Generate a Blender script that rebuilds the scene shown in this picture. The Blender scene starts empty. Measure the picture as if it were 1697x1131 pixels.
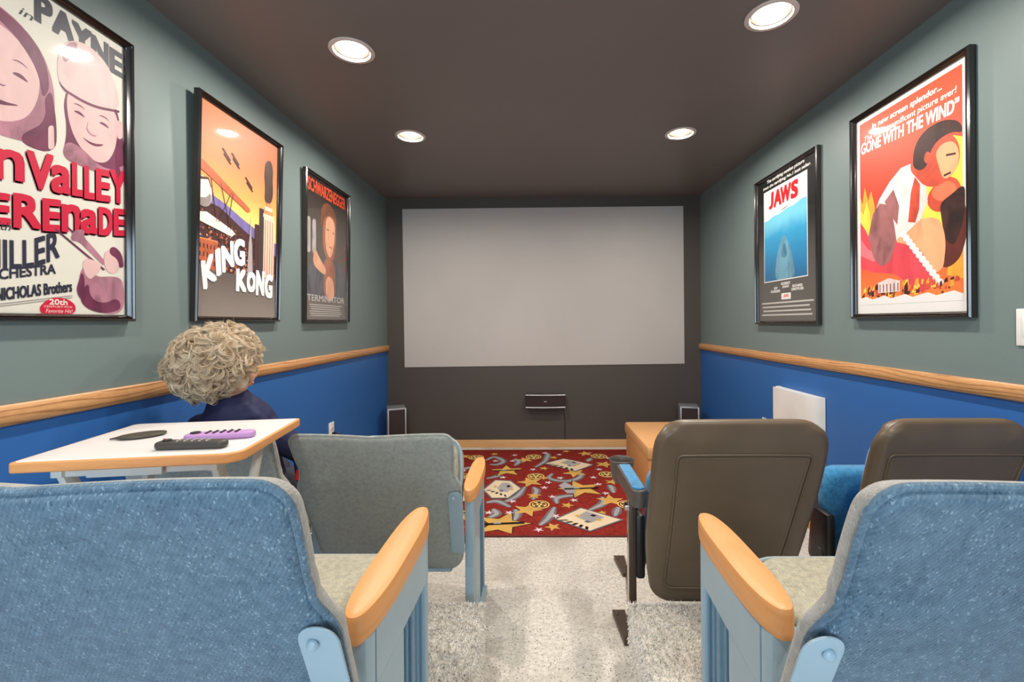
import bpy, bmesh, math, random
import numpy as np
from mathutils import Vector, Matrix, Euler
random.seed(7)
PI = math.pi
col = bpy.context.scene.collection
scn = bpy.context.scene

# ------------------------------------------------------------------ camera, world, exposure, fill light
cam_d = bpy.data.cameras.new('camera'); cam = bpy.data.objects.new('camera', cam_d); col.objects.link(cam)
cam_d.sensor_width = 36; cam_d.lens = 740 / 1697 * 36
cam_d.shift_x = -(878.56 - 848.5) / 1697; cam_d.shift_y = (534.06 - 565.5) / 1697
cam_d.clip_start = 0.02
YAW, PITCH, ROLL = .0128, .0003, .0069
Rm = Matrix.Rotation(YAW, 3, 'Z') @ Matrix.Rotation(PITCH, 3, 'X') @ Matrix.Rotation(ROLL, 3, 'Y')
right, fwd, up = Rm.col[0], Rm.col[1], Rm.col[2]
M3 = Matrix((right, up, -fwd)).transposed()
cam.matrix_world = Matrix.Translation((0, 0, 1.1993)) @ M3.to_4x4()
scn.camera = cam
scn.view_settings.view_transform = 'Standard'; scn.view_settings.look = 'None'
scn.view_settings.gamma = 1; scn.view_settings.use_curve_mapping = False
scn.view_settings.exposure = 0.0
w = bpy.data.worlds.new('world'); scn.world = w; w.use_nodes = True
w.node_tree.nodes['Background'].inputs[0].default_value = (.55, .7, 1, 1)
w.node_tree.nodes['Background'].inputs[1].default_value = .3
scn.cycles.use_denoising = True
scn.cycles.max_bounces = 10; scn.cycles.diffuse_bounces = 6; scn.cycles.sample_clamp_indirect = 6

XL, XR, YF, YB, H = -1.433, 1.575, 4.2875, -1.7, 2.4     # room
LAMPS = [(-.80, 1.952), (-.796, 2.855), (.932, 1.765), (.932, 2.864), (-.80, .35), (.932, .35)]  # last pair is added out of view to light the foreground chairs
LAMP_W = 18.0
def area(name, loc, rot, sx, sy, power, colr, shape='RECTANGLE'):
    L = bpy.data.lights.new(name, 'AREA'); L.shape = shape; L.size = sx
    if shape == 'RECTANGLE': L.size_y = sy
    L.energy = power; L.color = colr
    o = bpy.data.objects.new(name, L); o.location = loc; o.rotation_euler = rot; col.objects.link(o); return o
# added fill lamp: cool daylight as from an unseen, made-up rear window
area('added_window_light', (-.25, YB - .12, 1.3), (PI / 2, 0, 0), 1.9, 1.5, 75, (.66, .84, 1.0))

# ------------------------------------------------------------------ helpers: materials
def lin(c):
    return tuple(((v / 255) / 12.92 if v / 255 <= .04045 else ((v / 255 + .055) / 1.055) ** 2.4) for v in c) + (1,)
class NT:
    def __init__(s, name):
        s.m = bpy.data.materials.new(name); s.m.use_nodes = True; s.t = s.m.node_tree; s.n = s.t.nodes
        s.b = s.n['Principled BSDF']; s.co = s.n.new('ShaderNodeTexCoord')
    def L(s, a, b): s.t.links.new(a, b)
    def mp(s, scale=(1, 1, 1), rot=(0, 0, 0), src='Object'):
        m = s.n.new('ShaderNodeMapping'); m.inputs['Scale'].default_value = scale; m.inputs['Rotation'].default_value = rot
        s.L(s.co.outputs[src], m.inputs['Vector']); return m.outputs[0]
    def noise(s, vec, scale, detail=3, dist=0, rough=.5):
        t = s.n.new('ShaderNodeTexNoise'); t.inputs['Scale'].default_value = scale; t.inputs['Detail'].default_value = detail
        t.inputs['Distortion'].default_value = dist; t.inputs['Roughness'].default_value = rough
        s.L(vec, t.inputs['Vector']); return t.outputs['Fac']
    def voro(s, vec, scale, out='Distance'):
        t = s.n.new('ShaderNodeTexVoronoi'); t.inputs['Scale'].default_value = scale; s.L(vec, t.inputs['Vector']); return t.outputs[out]
    def wave(s, vec, scale, dist=0, det=2, dscale=1, typ='BANDS', d='X'):
        t = s.n.new('ShaderNodeTexWave'); t.wave_type = typ
        if typ == 'BANDS': t.bands_direction = d
        else: t.rings_direction = d
        t.inputs['Scale'].default_value = scale; t.inputs['Distortion'].default_value = dist
        t.inputs['Detail'].default_value = det; t.inputs['Detail Scale'].default_value = dscale
        s.L(vec, t.inputs['Vector']); return t.outputs['Fac']
    def ramp(s, fac, stops):
        r = s.n.new('ShaderNodeValToRGB'); e = r.color_ramp.elements
        while len(e) < len(stops): e.new(.5)
        for i, (p, c) in enumerate(stops): e[i].position = p; e[i].color = c
        s.L(fac, r.inputs[0]); return r.outputs[0]
    def mix(s, fac, a, b, mode='MIX'):
        m = s.n.new('ShaderNodeMix'); m.data_type = 'RGBA'; m.blend_type = mode
        for v, k in ((fac, 0), (a, 6), (b, 7)):
            if isinstance(v, (int, float, tuple)): m.inputs[k].default_value = v
            else: s.L(v, m.inputs[k])
        return m.outputs[2]
    def bump(s, h, strength=.3, dist=.002):
        b = s.n.new('ShaderNodeBump'); b.inputs['Strength'].default_value = strength; b.inputs['Distance'].default_value = dist
        s.L(h, b.inputs['Height']); s.L(b.outputs[0], s.b.inputs['Normal'])
    def color(s, c):
        if isinstance(c, tuple): s.b.inputs['Base Color'].default_value = c
        else: s.L(c, s.b.inputs['Base Color'])
    def fin(s, rough=.5, metal=0, spec=.5):
        s.b.inputs['Roughness'].default_value = rough; s.b.inputs['Metallic'].default_value = metal
        s.b.inputs['Specular IOR Level'].default_value = spec; return s.m
_pc = {}
def plain(name, c, rough=.5, metal=0, spec=.5, var=.06):
    """paint / plastic with slight tonal variation"""
    if name in _pc: return _pc[name]
    t = NT(name); b = lin(c); d = tuple(v * (1 - var * 2) for v in b[:3]) + (1,)
    t.color(t.ramp(t.noise(t.mp(), 6, 4), [(.3, d), (.7, b)])); _pc[name] = t.fin(rough, metal, spec); return _pc[name]
def flat(name, c, rough=.6):
    if name in _pc: return _pc[name]
    t = NT(name); t.color(lin(c)); _pc[name] = t.fin(rough, 0, .3); return _pc[name]
def wallpaint(name, c, rough=.45, spec=.35):
    t = NT(name); b = lin(c); d = tuple(v * .93 for v in b[:3]) + (1,)
    t.color(t.ramp(t.noise(t.mp(), 1.7, 5), [(.3, d), (.7, b)])); t.bump(t.noise(t.mp(), 90, 4), .12, .002); return t.fin(rough, 0, spec)
def wood(name, c1, c2, axis='Y', rough=.35, scale=1.0):
    t = NT(name); sc = {'X': (1.0, 9, 9), 'Y': (9, 1.0, 9), 'Z': (9, 9, 1.0)}[axis]
    v = t.mp(tuple(x * scale for x in sc))
    v2 = t.mp(tuple(x * 1.15 * scale if x > 1 else 1.5 * scale for x in sc)); bd = 'Z' if axis != 'Z' else 'X'
    g2 = t.wave(v2, 2.0, 13, 2, .55, 'BANDS', bd); g = t.noise(v, 2.2, 3, .6); f = t.noise(t.mp(tuple(x * 9 * scale for x in sc)), 5, 3)
    mid = tuple((p + q) / 2 for p, q in zip(lin(c1), lin(c2)))
    k = t.ramp(g2, [(.0, lin(c2)), (.14, mid), (.34, lin(c1))])
    k = t.mix(.3, k, t.ramp(g, [(.35, lin(c2)), (.6, lin(c1))]))
    t.color(t.mix(.2, k, t.ramp(f, [(.35, lin(c2)), (.6, lin(c1))]))); t.bump(f, .08, .001)
    return t.fin(rough)
def fabric(name, base, light, dark, scale=210, fl=.45):
    """tweed: fine diagonal twill ribs with scattered pale and dark yarn flecks"""
    t = NT(name); v = t.mp((1, 1, 1)); vr = t.mp((1, 1, .55), (0, .75, 0))
    c = t.voro(vr, scale * 2.7, 'Color'); d = t.voro(vr, scale * 2.7); sep = t.n.new('ShaderNodeSeparateColor'); t.L(c, sep.inputs[0])
    tw = t.wave(t.mp((1, 1, 1), (0, -.62, 0)), scale * .34, 2.5, 2, 6, 'BANDS', 'X')
    k = t.ramp(sep.outputs[0], [(.0, lin(dark)), (.12, lin(base)), (.91, lin(base)), (1, lin(light))])
    k = t.mix(t.ramp(tw, [(.2, (.0, .0, .0, 1)), (.9, (.16, .16, .16, 1))]), k, lin(light))
    k = t.mix(t.ramp(t.noise(v, 70, 3), [(.3, (.5, .5, .5, 1)), (.6, (0, 0, 0, 1))]), k, lin(dark))
    k = t.mix(t.ramp(t.noise(v, 7, 4), [(.35, (0, 0, 0, 1)), (.75, (fl * .5, fl * .5, fl * .5, 1))]), k, lin(light))
    t.color(k); hh = t.mix(.7, tw, t.ramp(d, [(0, (1, 1, 1, 1)), (.7, (0, 0, 0, 1))])); t.bump(hh, .38, .0015)
    t.b.inputs['Sheen Weight'].default_value = .5; t.b.inputs['Sheen Roughness'].default_value = .4; t.b.inputs['Sheen Tint'].default_value = (1, .93, .88, 1)
    return t.fin(.95, 0, .1)
def carpet(name, c, dk, dirt):
    t = NT(name); v = t.mp()
    fl = t.ramp(t.noise(v, 150, 2, .4), [(.60, (0, 0, 0, 1)), (.68, (1, 1, 1, 1))])
    fib = t.ramp(t.noise(v, 60, 5), [(.3, tuple(x * .72 for x in lin(c)[:3]) + (1,)), (.65, lin(c))])
    k = t.mix(fl, fib, lin(dk)); dr = t.ramp(t.noise(v, 3.2, 4, .3), [(.50, (0, 0, 0, 1)), (.72, (.62, .62, .62, 1))])
    k = t.mix(dr, k, lin(dirt)); t.color(k); t.bump(t.noise(v, 120, 4), .8, .006); t.b.inputs['Sheen Weight'].default_value = .2
    return t.fin(1, 0, .05)
def emit(name, c, s):
    m = bpy.data.materials.new(name); m.use_nodes = True; n = m.node_tree.nodes; n.remove(n['Principled BSDF'])
    e = n.new('ShaderNodeEmission'); e.inputs[0].default_value = c; e.inputs[1].default_value = s
    m.node_tree.links.new(e.outputs[0], n['Material Output'].inputs[0]); return m
def pane_mat(name, ior=1.45, rough=.035):
    m = bpy.data.materials.new(name); m.use_nodes = True; n = m.node_tree.nodes; l = m.node_tree.links; n.remove(n['Principled BSDF'])
    tr = n.new('ShaderNodeBsdfTransparent'); gl = n.new('ShaderNodeBsdfGlossy'); gl.inputs['Roughness'].default_value = rough
    fr = n.new('ShaderNodeFresnel'); fr.inputs[0].default_value = ior; mx = n.new('ShaderNodeMixShader')
    tc = n.new('ShaderNodeTexCoord'); nz = n.new('ShaderNodeTexNoise'); nz.inputs['Scale'].default_value = 9
    bp = n.new('ShaderNodeBump'); bp.inputs['Strength'].default_value = .05; bp.inputs['Distance'].default_value = .01
    l.new(tc.outputs['Object'], nz.inputs[0]); l.new(nz.outputs['Fac'], bp.inputs['Height']); l.new(bp.outputs[0], gl.inputs['Normal'])
    gm = n.new('ShaderNodeNewGeometry'); sb = n.new('ShaderNodeMath'); sb.operation = 'SUBTRACT'; sb.inputs[0].default_value = 1; l.new(gm.outputs['Backfacing'], sb.inputs[1])
    ml = n.new('ShaderNodeMath'); ml.operation = 'MULTIPLY'; l.new(fr.outputs[0], ml.inputs[0]); l.new(sb.outputs[0], ml.inputs[1]); l.new(ml.outputs[0], mx.inputs[0]); l.new(tr.outputs[0], mx.inputs[1]); l.new(gl.outputs[0], mx.inputs[2]); l.new(mx.outputs[0], n['Material Output'].inputs[0])
    return m

M = dict(
    wall=wallpaint('sage_paint', (117, 132, 130)), blue=wallpaint('blue_paint', (50, 104, 172)), dark=wallpaint('charcoal_paint', (80, 73, 68), .5, .3),
    ceil=wallpaint('ceiling_paint', (118, 108, 103), .42, .4), scr=wallpaint('screen_paint', (190, 183, 177), .8, .1),
    oak=wood('oak_rail', (216, 162, 108), (140, 88, 50), 'Y', .35), oakx=wood('oak_baseboard', (222, 174, 120), (186, 132, 82), 'X', .35),
    arm=wood('varnished_maple', (228, 160, 98), (220, 150, 86), 'Y', .42, .6),
    carpet=carpet('speckled_carpet', (222, 214, 202), (96, 84, 74), (158, 146, 132)), shag=carpet('shag_carpet', (252, 246, 235), (140, 128, 116), (212, 198, 180)),
    bluefab=fabric('blue_grey_weave', (84, 108, 124), (142, 160, 170), (52, 74, 92), 200, .3), greyfab=fabric('grey_weave', (158, 161, 154), (186, 186, 176), (126, 130, 124)), lit_rimfab=fabric('lit_rim_weave', (164, 163, 158), (192, 190, 182), (132, 132, 130)),
    beigefab=fabric('beige_weave', (176, 172, 152), (206, 200, 182), (118, 120, 110), 190),
    brightfab=fabric('bright_blue_weave', (62, 140, 190), (110, 176, 214), (40, 96, 140), 190),
    steel=plain('pale_blue_enamel', (156, 178, 188), .36), steel_d=plain('blue_enamel_slot', (96, 140, 168), .35),
    cream=plain('cream_enamel', (214, 214, 204), .35), chrome=plain('chrome', (200, 196, 190), .18, 1), brown=plain('dark_brown_metal', (84, 68, 56), .4, .3),
    vinyl=plain('dark_moulded_plastic', (104, 87, 68), .38, 0, .5, .1), white=plain('white_plastic', (236, 234, 230), .35), lam=plain('white_laminate', (232, 228, 226), .3, 0, .5, .02),
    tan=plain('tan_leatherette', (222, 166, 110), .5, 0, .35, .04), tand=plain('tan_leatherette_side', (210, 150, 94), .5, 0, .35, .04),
    frame=plain('black_lacquer', (36, 28, 24), .13, 0, .8), black=plain('black_plastic', (34, 32, 32), .4), pane=pane_mat('picture_glazing'),
    silver=plain('brushed_silver', (190, 190, 190), .35, .7), grille=plain('speaker_cloth', (50, 36, 34), .85), purple=plain('lilac_silicone', (192, 146, 204), .5),
    navy=plain('navy_cloth', (38, 42, 78), .7, 0, .3, .15), red=plain('red_cloth', (200, 30, 36), .7), skin=plain('skin', (230, 178, 148), .5),
    jeans=plain('dark_trousers', (44, 46, 58), .8), olive=plain('dark_olive_plastic', (72, 66, 54), .4), rubber=plain('black_rubber', (26, 25, 25), .6), cuppy=plain('grey_brown_plastic', (92, 84, 78), .4),
    bulb=emit('lamp_glow', (1, .95, .86, 1), 7), reflector=plain('white_reflector', (190, 178, 165), .25), trimw=plain('cream_trim_ring', (214, 200, 190), .35),
    outside=emit('daylight_sky', (.6, .8, 1, 1), 1.0), winframe=plain('added_window_frame', (230, 230, 230), .4))

# ------------------------------------------------------------------ helpers: meshes
def link(name, me, parent=None, loc=(0, 0, 0), rot=(0, 0, 0), **kw):
    o = bpy.data.objects.new(name, me); col.objects.link(o); o.location = loc; o.rotation_euler = rot
    if parent: o.parent = parent
    for k, v in kw.items(): o[k] = v
    return o
def mesh(name, V, F, mats, mi=None, smooth=True, parent=None, angle=40, **kw):
    me = bpy.data.meshes.new(name); me.from_pydata([tuple(v) for v in V], [], [tuple(f) for f in F])
    for m in (mats if isinstance(mats, (list, tuple)) else [mats]): me.materials.append(m)
    if mi is not None: me.polygons.foreach_set('material_index', mi)
    if smooth: me.polygons.foreach_set('use_smooth', [True] * len(me.polygons))
    me.update()
    if smooth and angle: me.set_sharp_from_angle(angle=math.radians(angle))
    return link(name, me, parent, **kw)
def bmo(name, bm, mats, parent=None, smooth=True, angle=40, **kw):
    me = bpy.data.meshes.new(name); bm.to_mesh(me); bm.free()
    for m in (mats if isinstance(mats, (list, tuple)) else [mats]): me.materials.append(m)
    if smooth:
        me.polygons.foreach_set('use_smooth', [True] * len(me.polygons)); me.set_sharp_from_angle(angle=math.radians(angle))
    return link(name, me, parent, **kw)
def bx(bm, c, s, bev=0, rot=None, mat=0, seg=2):
    r = bmesh.ops.create_cube(bm, size=1); vs = r['verts']
    bmesh.ops.scale(bm, vec=s, verts=vs)
    es = list({e for v in vs for e in v.link_edges})
    fs = {f for v in vs for f in v.link_faces}
    if bev:
        rr = bmesh.ops.bevel(bm, geom=es, offset=bev, segments=seg, profile=.5, affect='EDGES')
        vs = list({v for f in rr['faces'] for v in f.verts} | {v for v in vs if v.is_valid})
        fs = {f for v in vs for f in v.link_faces}
    for f in fs: f.material_index = mat
    mtx = Matrix.Translation(c) @ (Euler(rot).to_matrix().to_4x4() if rot else Matrix())
    bmesh.ops.transform(bm, matrix=mtx, verts=vs)
def box(name, c, s, mat, bev=0, parent=None, rot=None, **kw):
    bm = bmesh.new(); bx(bm, c, s, bev, rot); return bmo(name, bm, mat, parent, **kw)
def tube(bm, pts, r, n=10, caps=True, mat=0):
    """swept tube; r is a number or one per point"""
    P = [Vector(p) for p in pts]; R = r if isinstance(r, (list, tuple)) else [r] * len(P); rings = []
    prev = None
    for i, p in enumerate(P):
        t = (P[min(i + 1, len(P) - 1)] - P[max(i - 1, 0)]).normalized()
        a = (prev - t * prev.dot(t)) if prev is not None else t.orthogonal()
        a = a.normalized() if a.length > 1e-6 else t.orthogonal().normalized(); prev = a; b = t.cross(a)
        rings.append([bm.verts.new(p + (a * math.cos(2 * PI * k / n) + b * math.sin(2 * PI * k / n)) * R[i]) for k in range(n)])
    for A, B in zip(rings, rings[1:]):
        for k in range(n):
            f = bm.faces.new((A[k], A[(k + 1) % n], B[(k + 1) % n], B[k])); f.material_index = mat
    if caps:
        bm.faces.new(rings[0][::-1]).material_index = mat; bm.faces.new(rings[-1]).material_index = mat
def disc(bm, c, r, h, axis='Z', n=24, bev=0, mat=0):
    c = Vector(c); d = Vector({'X': (1, 0, 0), 'Y': (0, 1, 0), 'Z': (0, 0, 1)}[axis]) * h / 2
    if bev: tube(bm, [c - d, c - d * (1 - bev * 2 / h), c + d * (1 - bev * 2 / h), c + d][0:0] or [c - d, c - d + d.normalized() * bev, c + d - d.normalized() * bev, c + d], [r - bev, r, r, r - bev], n, mat=mat)
    else: tube(bm, [c - d, c + d], r, n, mat=mat)
def lathe(bm, prof, c=(0, 0, 0), n=32, mat=0, axis=None):
    rings = [[bm.verts.new((c[0] + r * math.cos(2 * PI * k / n), c[1] + r * math.sin(2 * PI * k / n), c[2] + z)) for k in range(n)] for r, z in prof]
    for A, B in zip(rings, rings[1:]):
        for k in range(n): bm.faces.new((A[k], A[(k + 1) % n], B[(k + 1) % n], B[k])).material_index = mat
    return rings
def round_poly(pts, radii, seg=6):
    out = []; n = len(pts)
    for i in range(n):
        p = np.array(pts[i], float); a = np.array(pts[i - 1], float); b = np.array(pts[(i + 1) % n], float)
        r = radii[i] if isinstance(radii, (list, tuple)) else radii
        if r <= 0: out.append(tuple(p)); continue
        u = (a - p); v = (b - p); la, lb = np.linalg.norm(u), np.linalg.norm(v); d = min(r, la * .49, lb * .49)
        A = p + u / la * d; B = p + v / lb * d
        for k in range(seg + 1):
            t = k / seg; w_ = .78
            q = ((1 - t) ** 2 * A + 2 * w_ * (1 - t) * t * p + t * t * B) / ((1 - t) ** 2 + 2 * w_ * (1 - t) * t + t * t); out.append(tuple(q))
    return out
def densify(pts, d):
    out = []
    for a, b in zip(pts, pts[1:] + pts[:1]):
        L = math.dist(a, b); k = max(1, int(L / d))
        for j in range(k): out.append((a[0] + (b[0] - a[0]) * j / k, a[1] + (b[1] - a[1]) * j / k))
    return out
def pad(outline, t, r, rings=6, bulge=0, deform=None, seg=5, d=.03):
    """upholstered / moulded slab. outline (x,z) CCW seen from -y, thickness along +y, rounded edge r"""
    P = np.array(densify(outline, d)); n = len(P)
    e = np.roll(P, -1, 0) - P; e /= np.linalg.norm(e, axis=1)[:, None] + 1e-9
    nr = np.stack([e[:, 1], -e[:, 0]], 1); vn = nr + np.roll(nr, 1, 0); vn /= np.linalg.norm(vn, axis=1)[:, None] + 1e-9
    area_ = np.sum(P[:, 0] * np.roll(P[:, 1], -1) - np.roll(P[:, 0], -1) * P[:, 1])
    if area_ < 0: P = P[::-1].copy(); vn = vn[::-1].copy() * -1
    c = P.mean(0); R = []
    for k in range(seg + 1):
        a = k / seg * PI / 2; R.append((P - vn * r * (1 - math.sin(a)), r * (1 - math.cos(a))))
    prof = []
    inner = P - vn * r
    for k in range(rings, 0, -1):
        s = 1 - k / (rings + .0) * .92
        prof.append((c + (inner - c) * s, -bulge * (1 - s * s)))
    ringsA = prof + R; back = [(q, t - y) for q, y in (R[:-1] if abs(t - 2 * r) < 1e-6 else R)][::-1] + [(q, t - y) for q, y in prof[::-1]]
    allr = ringsA + back
    V = []
    for q, y in allr:
        for x, z in q: V.append([x, y, z])
    F = []
    for i in range(len(allr) - 1):
        for k in range(n): F.append((i * n + k, i * n + (k + 1) % n, (i + 1) * n + (k + 1) % n, (i + 1) * n + k))
    F.append(tuple(range(n))[::-1]); F.append(tuple((len(allr) - 1) * n + k for k in range(n)))
    if deform: V = [deform(*v) for v in V]
    return V, F
def empty(name, loc, rot=(0, 0, 0)):
    o = bpy.data.objects.new(name, None); col.objects.link(o); o.location = loc; o.rotation_euler = rot; o.empty_display_size = .1; return o
def tag(o, label, cat, group=None):
    o['label'] = label; o['category'] = cat
    if group: o['group'] = group
    return o
def struct(o): o['kind'] = 'structure'; return o
def remesh(name, bm, mat, voxel, parent=None, smooth=3, **kw):
    o = bmo('tmp', bm, mat, None); m = o.modifiers.new('r', 'REMESH'); m.mode = 'VOXEL'; m.voxel_size = voxel; m.use_smooth_shade = True
    s = o.modifiers.new('s', 'SMOOTH'); s.iterations = smooth; s.factor = .5
    dg = bpy.context.evaluated_depsgraph_get(); me = bpy.data.meshes.new_from_object(o.evaluated_get(dg)); me.name = name
    bpy.data.objects.remove(o); me.polygons.foreach_set('use_smooth', [True] * len(me.polygons))
    return link(name, me, parent, **kw)
def ball(bm, c, r, seg=16):
    q = bmesh.ops.create_uvsphere(bm, u_segments=seg, v_segments=seg // 2 + 2, radius=1)
    r = r if isinstance(r, (list, tuple)) else (r, r, r)
    bmesh.ops.transform(bm, matrix=Matrix.Translation(c) @ Matrix.Diagonal((*r, 1)), verts=q['verts'])
def limb(bm, pts, rs, n=14):
    tube(bm, pts, rs, n)
    for p, r in zip(pts, rs): ball(bm, p, r, 14)
def copy_tree(o, parent=None):
    c = o.copy(); col.objects.link(c); c.parent = parent
    for ch in list(o.children): copy_tree(ch, c)
    return c

# ------------------------------------------------------------------ setting
T = .1
struct(box('floor', ((XL + XR) / 2, (YF + YB) / 2, -T / 2), (XR - XL + 2 * T, YF - YB + 2 * T, T), M['carpet']))
RAIL_T, RAIL_B = .986, .929
for s, x in (('left', XL), ('right', XR)):
    sg = -1 if s == 'left' else 1
    bm = bmesh.new()
    bx(bm, (x + sg * T / 2, (YF + YB) / 2, .95 / 2), (T, YF - YB, .95), mat=1); bx(bm, (x + sg * T / 2, (YF + YB) / 2, (H + .95) / 2), (T, YF - YB, H - .95), mat=0)
    struct(bmo('wall_' + s, bm, [M['wall'], M['blue']], smooth=False))
# wall_front carries the painted screen
struct(box('wall_front', ((XL + XR) / 2, YF + T / 2, H / 2), (XR - XL + 2 * T, T, H), M['dark']))
# rear wall behind the camera, with an opening for the added unseen window
bm = bmesh.new(); wx0, wx1, wz0, wz1 = -1.2, .7, .55, 2.05
bx(bm, ((XL - T + wx0) / 2, YB - T / 2, H / 2), (wx0 - XL + T, T, H)); bx(bm, ((XR + T + wx1) / 2, YB - T / 2, H / 2), (XR + T - wx1, T, H))
bx(bm, ((wx0 + wx1) / 2, YB - T / 2, wz0 / 2), (wx1 - wx0, T, wz0)); bx(bm, ((wx0 + wx1) / 2, YB - T / 2, (wz1 + H) / 2), (wx1 - wx0, T, H - wz1))
struct(bmo('wall_rear', bm, M['wall'], smooth=False))
bm = bmesh.new()
for x in (wx0 + .02, (wx0 + wx1) / 2, wx1 - .02): bx(bm, (x, YB - .05, (wz0 + wz1) / 2), (.04, .05, wz1 - wz0), .004)
for z in (wz0 + .02, (wz0 + wz1) / 2, wz1 - .02): bx(bm, ((wx0 + wx1) / 2, YB - .05, z), (wx1 - wx0, .05, .04), .004)
struct(bmo('added_window_1', bm, M['winframe']))  # made-up window frame in front of the added daylight lamp
# ceiling with round openings for the recessed lamps
bm = bmesh.new(); hole = .084; cell = .12
xs = sorted({XL - T, XR + T} | {x + s * cell for x, _ in LAMPS for s in (-1, 1)}); xs = [xs[0]] + [v for a, v in zip(xs, xs[1:]) if v - a > .012]
ys = sorted({YB - T, YF + T} | {y + s * cell for _, y in LAMPS for s in (-1, 1)})
def rectf(x0, x1, y0, y1):
    bm.faces.new([bm.verts.new(p) for p in ((x0, y0, H), (x0, y1, H), (x1, y1, H), (x1, y0, H))])
for side in ((XL - T, -.92), (-.676, .812), (1.052, XR + T)): rectf(side[0], side[1], YB - T, YF + T)
for cx_, xa, xb in ((-.798, -.92, -.676), (.932, .812, 1.052)):
    lst = sorted([l for l in LAMPS if abs(l[0] - cx_) < .1], key=lambda q: q[1]); y = YB - T
    for lx, ly in lst:
        rectf(xa, xb, y, ly - cell); y = ly + cell; N = 32; inn, out = [], []
        for k in range(N):
            a = 2 * PI * (k + .5) / N; c_, s_ = math.cos(a), math.sin(a); m_ = max(abs(c_), abs(s_))
            inn.append(bm.verts.new((lx + hole * c_, ly + hole * s_, H)))
            X = lx + cell * c_ / m_; X = xb if X > lx + cell * .999 else (xa if X < lx - cell * .999 else min(max(X, xa), xb))
            out.append((X, ly + cell * s_ / m_))
        outv = [bm.verts.new((*p, H)) for p in out]
        for k in range(N): bm.faces.new((inn[k], outv[k], outv[(k + 1) % N], inn[(k + 1) % N]))
        for sx, sy in ((1, 1), (1, -1), (-1, 1), (-1, -1)):
            cand = sorted(range(N), key=lambda k: math.dist(out[k], (xb if sx > 0 else xa, ly + sy * cell)))[:2]
            bm.faces.new((outv[cand[0]], outv[cand[1]], bm.verts.new((xb if sx > 0 else xa, ly + sy * cell, H))))
    rectf(xa, xb, y, YF + T)
bmesh.ops.recalc_face_normals(bm, faces=bm.faces)
struct(bmo('ceiling', bm, M['ceil'], smooth=False))
struct(box('roof_slab', ((XL + XR) / 2, (YF + YB) / 2, H + .25), (XR - XL + 2 * T, YF - YB + 2 * T, .04), M['dark']))
# oak chair rails, baseboards
def rail(name, x, sg, y0, y1):
    bm = bmesh.new(); z0, z1 = RAIL_B, RAIL_T; P = [(0, z0), (.010, z0), (.017, z0 + .006), (.019, z0 + .03), (.017, z1 - .006), (.012, z1), (0, z1)]
    A = [bm.verts.new((x + sg * a, y0, z)) for a, z in P]; B = [bm.verts.new((x + sg * a, y1, z)) for a, z in P]
    for k in range(len(P)): bm.faces.new((A[k], A[(k + 1) % len(P)], B[(k + 1) % len(P)], B[k]))
    bm.faces.new(A[::-1]); bm.faces.new(B); bmesh.ops.recalc_face_normals(bm, faces=bm.faces)
    return struct(bmo(name, bm, M['oak'], angle=50))
rail('trim_1', XL, 1, YB, YF); rail('trim_2', XR, -1, YB, YF)
struct(box('baseboard_front', ((XL + XR) / 2, YF - .007, .0365), (XR - XL, .014, .073), M['oakx'], .003))
struct(box('baseboard_left', (XL + .007, 2.95, .0365), (.014, YF - .014 - 1.6, .073), M['oak'], .003))
struct(box('baseboard_right', (XR - .007, 2.95, .0365), (.014, YF - .014 - 1.6, .073), M['oak'], .003))
# the raised seating platforms on both sides of the aisle (shag carpet)
PF, AL, AR, PH = 1.572, -.190, .318, .2
def platform(name, x0, x1):
    o = struct(box(name, ((x0 + x1) / 2, (YB + PF) / 2, PH / 2), (x1 - x0, PF - YB, PH), M['shag'], .012))
    rng = np.random.default_rng(5 if x0 < 0 else 9); V, F = [], []
    def tuft(p, d, up_):
        i = len(V); w_ = rng.uniform(.0012, .0022); L = rng.uniform(.007, .014); s = rng.normal(0, 1, 3); s -= s @ up_ * up_; s /= np.linalg.norm(s) + 1e-9
        t = p + up_ * L * .8 + d * L; V.extend([p - s * w_, p + s * w_, t + s * w_ * .5, t - s * w_ * .5]); F.append((i, i + 1, i + 2, i + 3))
    a, b = (max(x0, -.75), x1) if x0 < 0 else (x0, min(x1, .95))
    for _ in range(26000):
        y = PF - rng.uniform(0, 1) ** 1.4 * .8; x = rng.uniform(a, b); d = rng.normal(0, .5, 3); d[2] = 0; tuft(np.array([x, y, PH - .001]), d, np.array([0, 0, 1.]))
    for _ in range(5000):
        x = rng.uniform(a, b); tuft(np.array([x, PF - .004, PH - .004]), rng.normal(0, .4, 3), np.array([0, .75, .66]))
    sx = 1. if x0 < 0 else -1.; X = x1 if x0 < 0 else x0
    for _ in range(9000):
        y = PF - rng.uniform(0, .8); z = rng.uniform(.01, PH); tuft(np.array([X - sx * .001, y, z]), rng.normal(0, .25, 3) - [0, 0, .6], np.array([sx * .35, 0, 0]))
    mesh('carpet_pile', V, F, M['shag'], smooth=False, parent=o, kind='stuff')
platform('trim_3', XL, AL); platform('trim_4', AR, XR)
# painted projection screen
sc = [(-1.278, 2.297), (1.415, 2.299), (1.416, .793), (-1.265, .773)]
V = [(x, YF - y, z) for y in (.0, .006) for x, z in sc]
F = [(0, 1, 2, 3), (7, 6, 5, 4)] + [(k, 4 + k, 4 + (k + 1) % 4, (k + 1) % 4) for k in range(4)]
o = mesh('projection_screen', V, F, M['scr'], smooth=False)
tag(o, 'large off-white projection screen filling the dark front wall', 'screen')

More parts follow.
